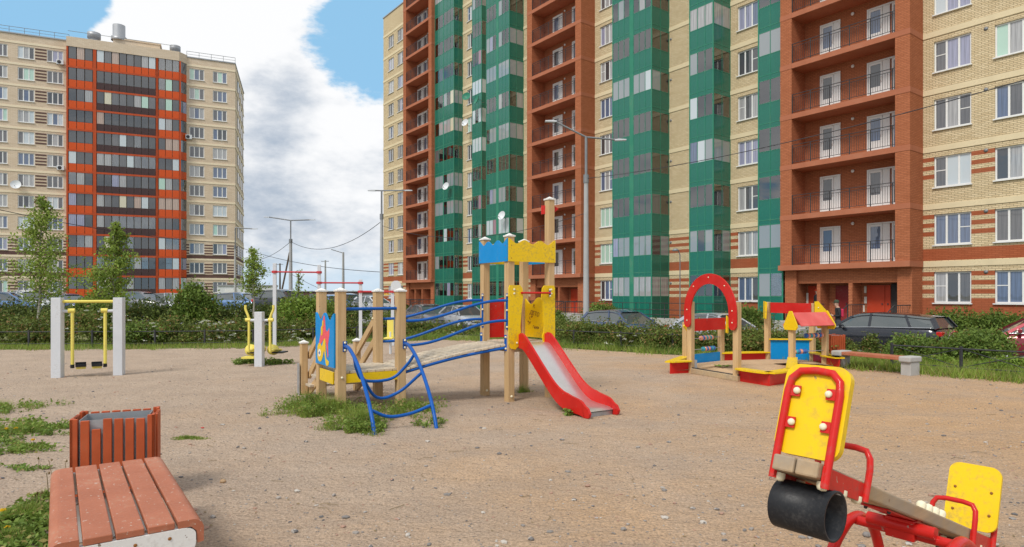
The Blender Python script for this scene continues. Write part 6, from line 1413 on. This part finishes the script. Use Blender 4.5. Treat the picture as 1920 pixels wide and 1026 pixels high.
# pebbles
ico = [(0, 0, 1), (.9, 0, .4), (.28, .85, .4), (-.72, .52, .4), (-.72, -.52, .4), (.28, -.85, .4), (.72, .5, -.3), (-.28, .85, -.3), (-.9, 0, -.3), (-.28, -.85, -.3), (.72, -.5, -.3)]
icf = [(0, 1, 2), (0, 2, 3), (0, 3, 4), (0, 4, 5), (0, 5, 1), (1, 6, 2), (2, 7, 3), (3, 8, 4), (4, 9, 5), (5, 10, 1), (6, 7, 2), (7, 8, 3), (8, 9, 4), (9, 10, 5), (10, 6, 1)]
def pebbles(n, smin, smax, mat_, dens=1.0):
    iv = np.array(ico); Y = 2.2 + rng.random(n) ** 1.5 * 13; X = (rng.random(n) * 1.8 - .9) * Y; s_ = smin + (smax - smin) * rng.random(n) ** 3
    v = iv[None] * (s_[:, None, None] * rng.uniform(.6, 1.2, (n, 1, 3)) * np.array([1, 1, .55])) * rng.uniform(.8, 1.2, (n, 11, 1)); an = rng.uniform(0, 6.28, n); c, s2 = np.cos(an)[:, None], np.sin(an)[:, None]
    v = np.stack([v[:, :, 0] * c - v[:, :, 1] * s2 + X[:, None], v[:, :, 0] * s2 + v[:, :, 1] * c + Y[:, None], v[:, :, 2] + .2 * s_[:, None]], 2)
    fi = np.array(icf); vv = v[:, fi, :].reshape(-1, 3); return vv
m_, gg, b, o = newmat('pebble'); ri = gg.n('ShaderNodeNewGeometry').outputs['Position']; vn = gg.n('ShaderNodeTexVoronoi', {'Vector': ri, 'Scale': 9.0}).outputs['Color']; sx_ = gg.sep(vn)
col = gg.mix(sx_.outputs[0], (.11, .105, .105), (.38, .34, .30)); col = gg.mix(gg.math('GREATER_THAN', sx_.outputs[1], .8), col, (.36, .22, .16)); col = gg.mix(gg.math('GREATER_THAN', sx_.outputs[2], .90), col, (.46, .42, .37)); setc(gg, b.inputs['Base Color'], col); b.inputs['Roughness'].default_value = .9
stuff(link('gravel', npmesh('gravel', np.concatenate([pebbles(13000, .004, .012, ''), pebbles(2000, .009, .030, '')]), 3, 'pebble')))
for px, py, r, mt, lab in ((418, 905, .028, 'sandbox_sand', 'round yellowish stone on the sand right of the near bench'), (1625, 1006, .028, 'stone', 'dark grey stone beside the red seesaw frame')):
    p_ = at(px, py); mb = MB(); T = Matrix.Translation((p_.x, p_.y, r * .4)); mb.lathe([(.001, r * .7), (r * .6, r * .55), (r * .95, .1 * r), (r * .9, -.2 * r), (r * .5, -.5 * r)], 9, 0, T); tag(obj('stone', mb, mt), lab, 'stone')
p_ = at(380, 803); mb = MB(); mb.box(-.015, .015, -.01, .01, 0, .012, 0, Matrix.Translation(p_)); tag(obj('bottle_cap', mb, 'red_paint', bevel=.003), 'tiny red bottle cap on the sand beyond the litter bin', 'bottle cap')
# apply: smooth edges of bevelled near things are handled by their modifiers

n_ = 700; Yl = 2.5 + rng.random(n_) ** 1.3 * 14; Xl = (rng.random(n_) * 1.7 - .85) * Yl
stuff(link('leaf_litter', leafmesh('leaf_litter', np.stack([Xl, Yl, np.full(n_, .006)], 1), .022, 'stem_dry', 4.0)))
q = MB()
for i in range(70):
    Yt = random.uniform(2.6, 12); Xt = random.uniform(-.8, .8) * Yt; a = random.uniform(0, 6.28); l_ = random.uniform(.03, .10)
    q.tube([(Xt, Yt, .006), (Xt + l_ * math.cos(a), Yt + l_ * math.sin(a), .012), (Xt + l_ * 1.7 * math.cos(a + .3), Yt + l_ * 1.7 * math.sin(a + .3), .006)], .002, 4)
stuff(obj('twigs', q, 'stem_dry'))
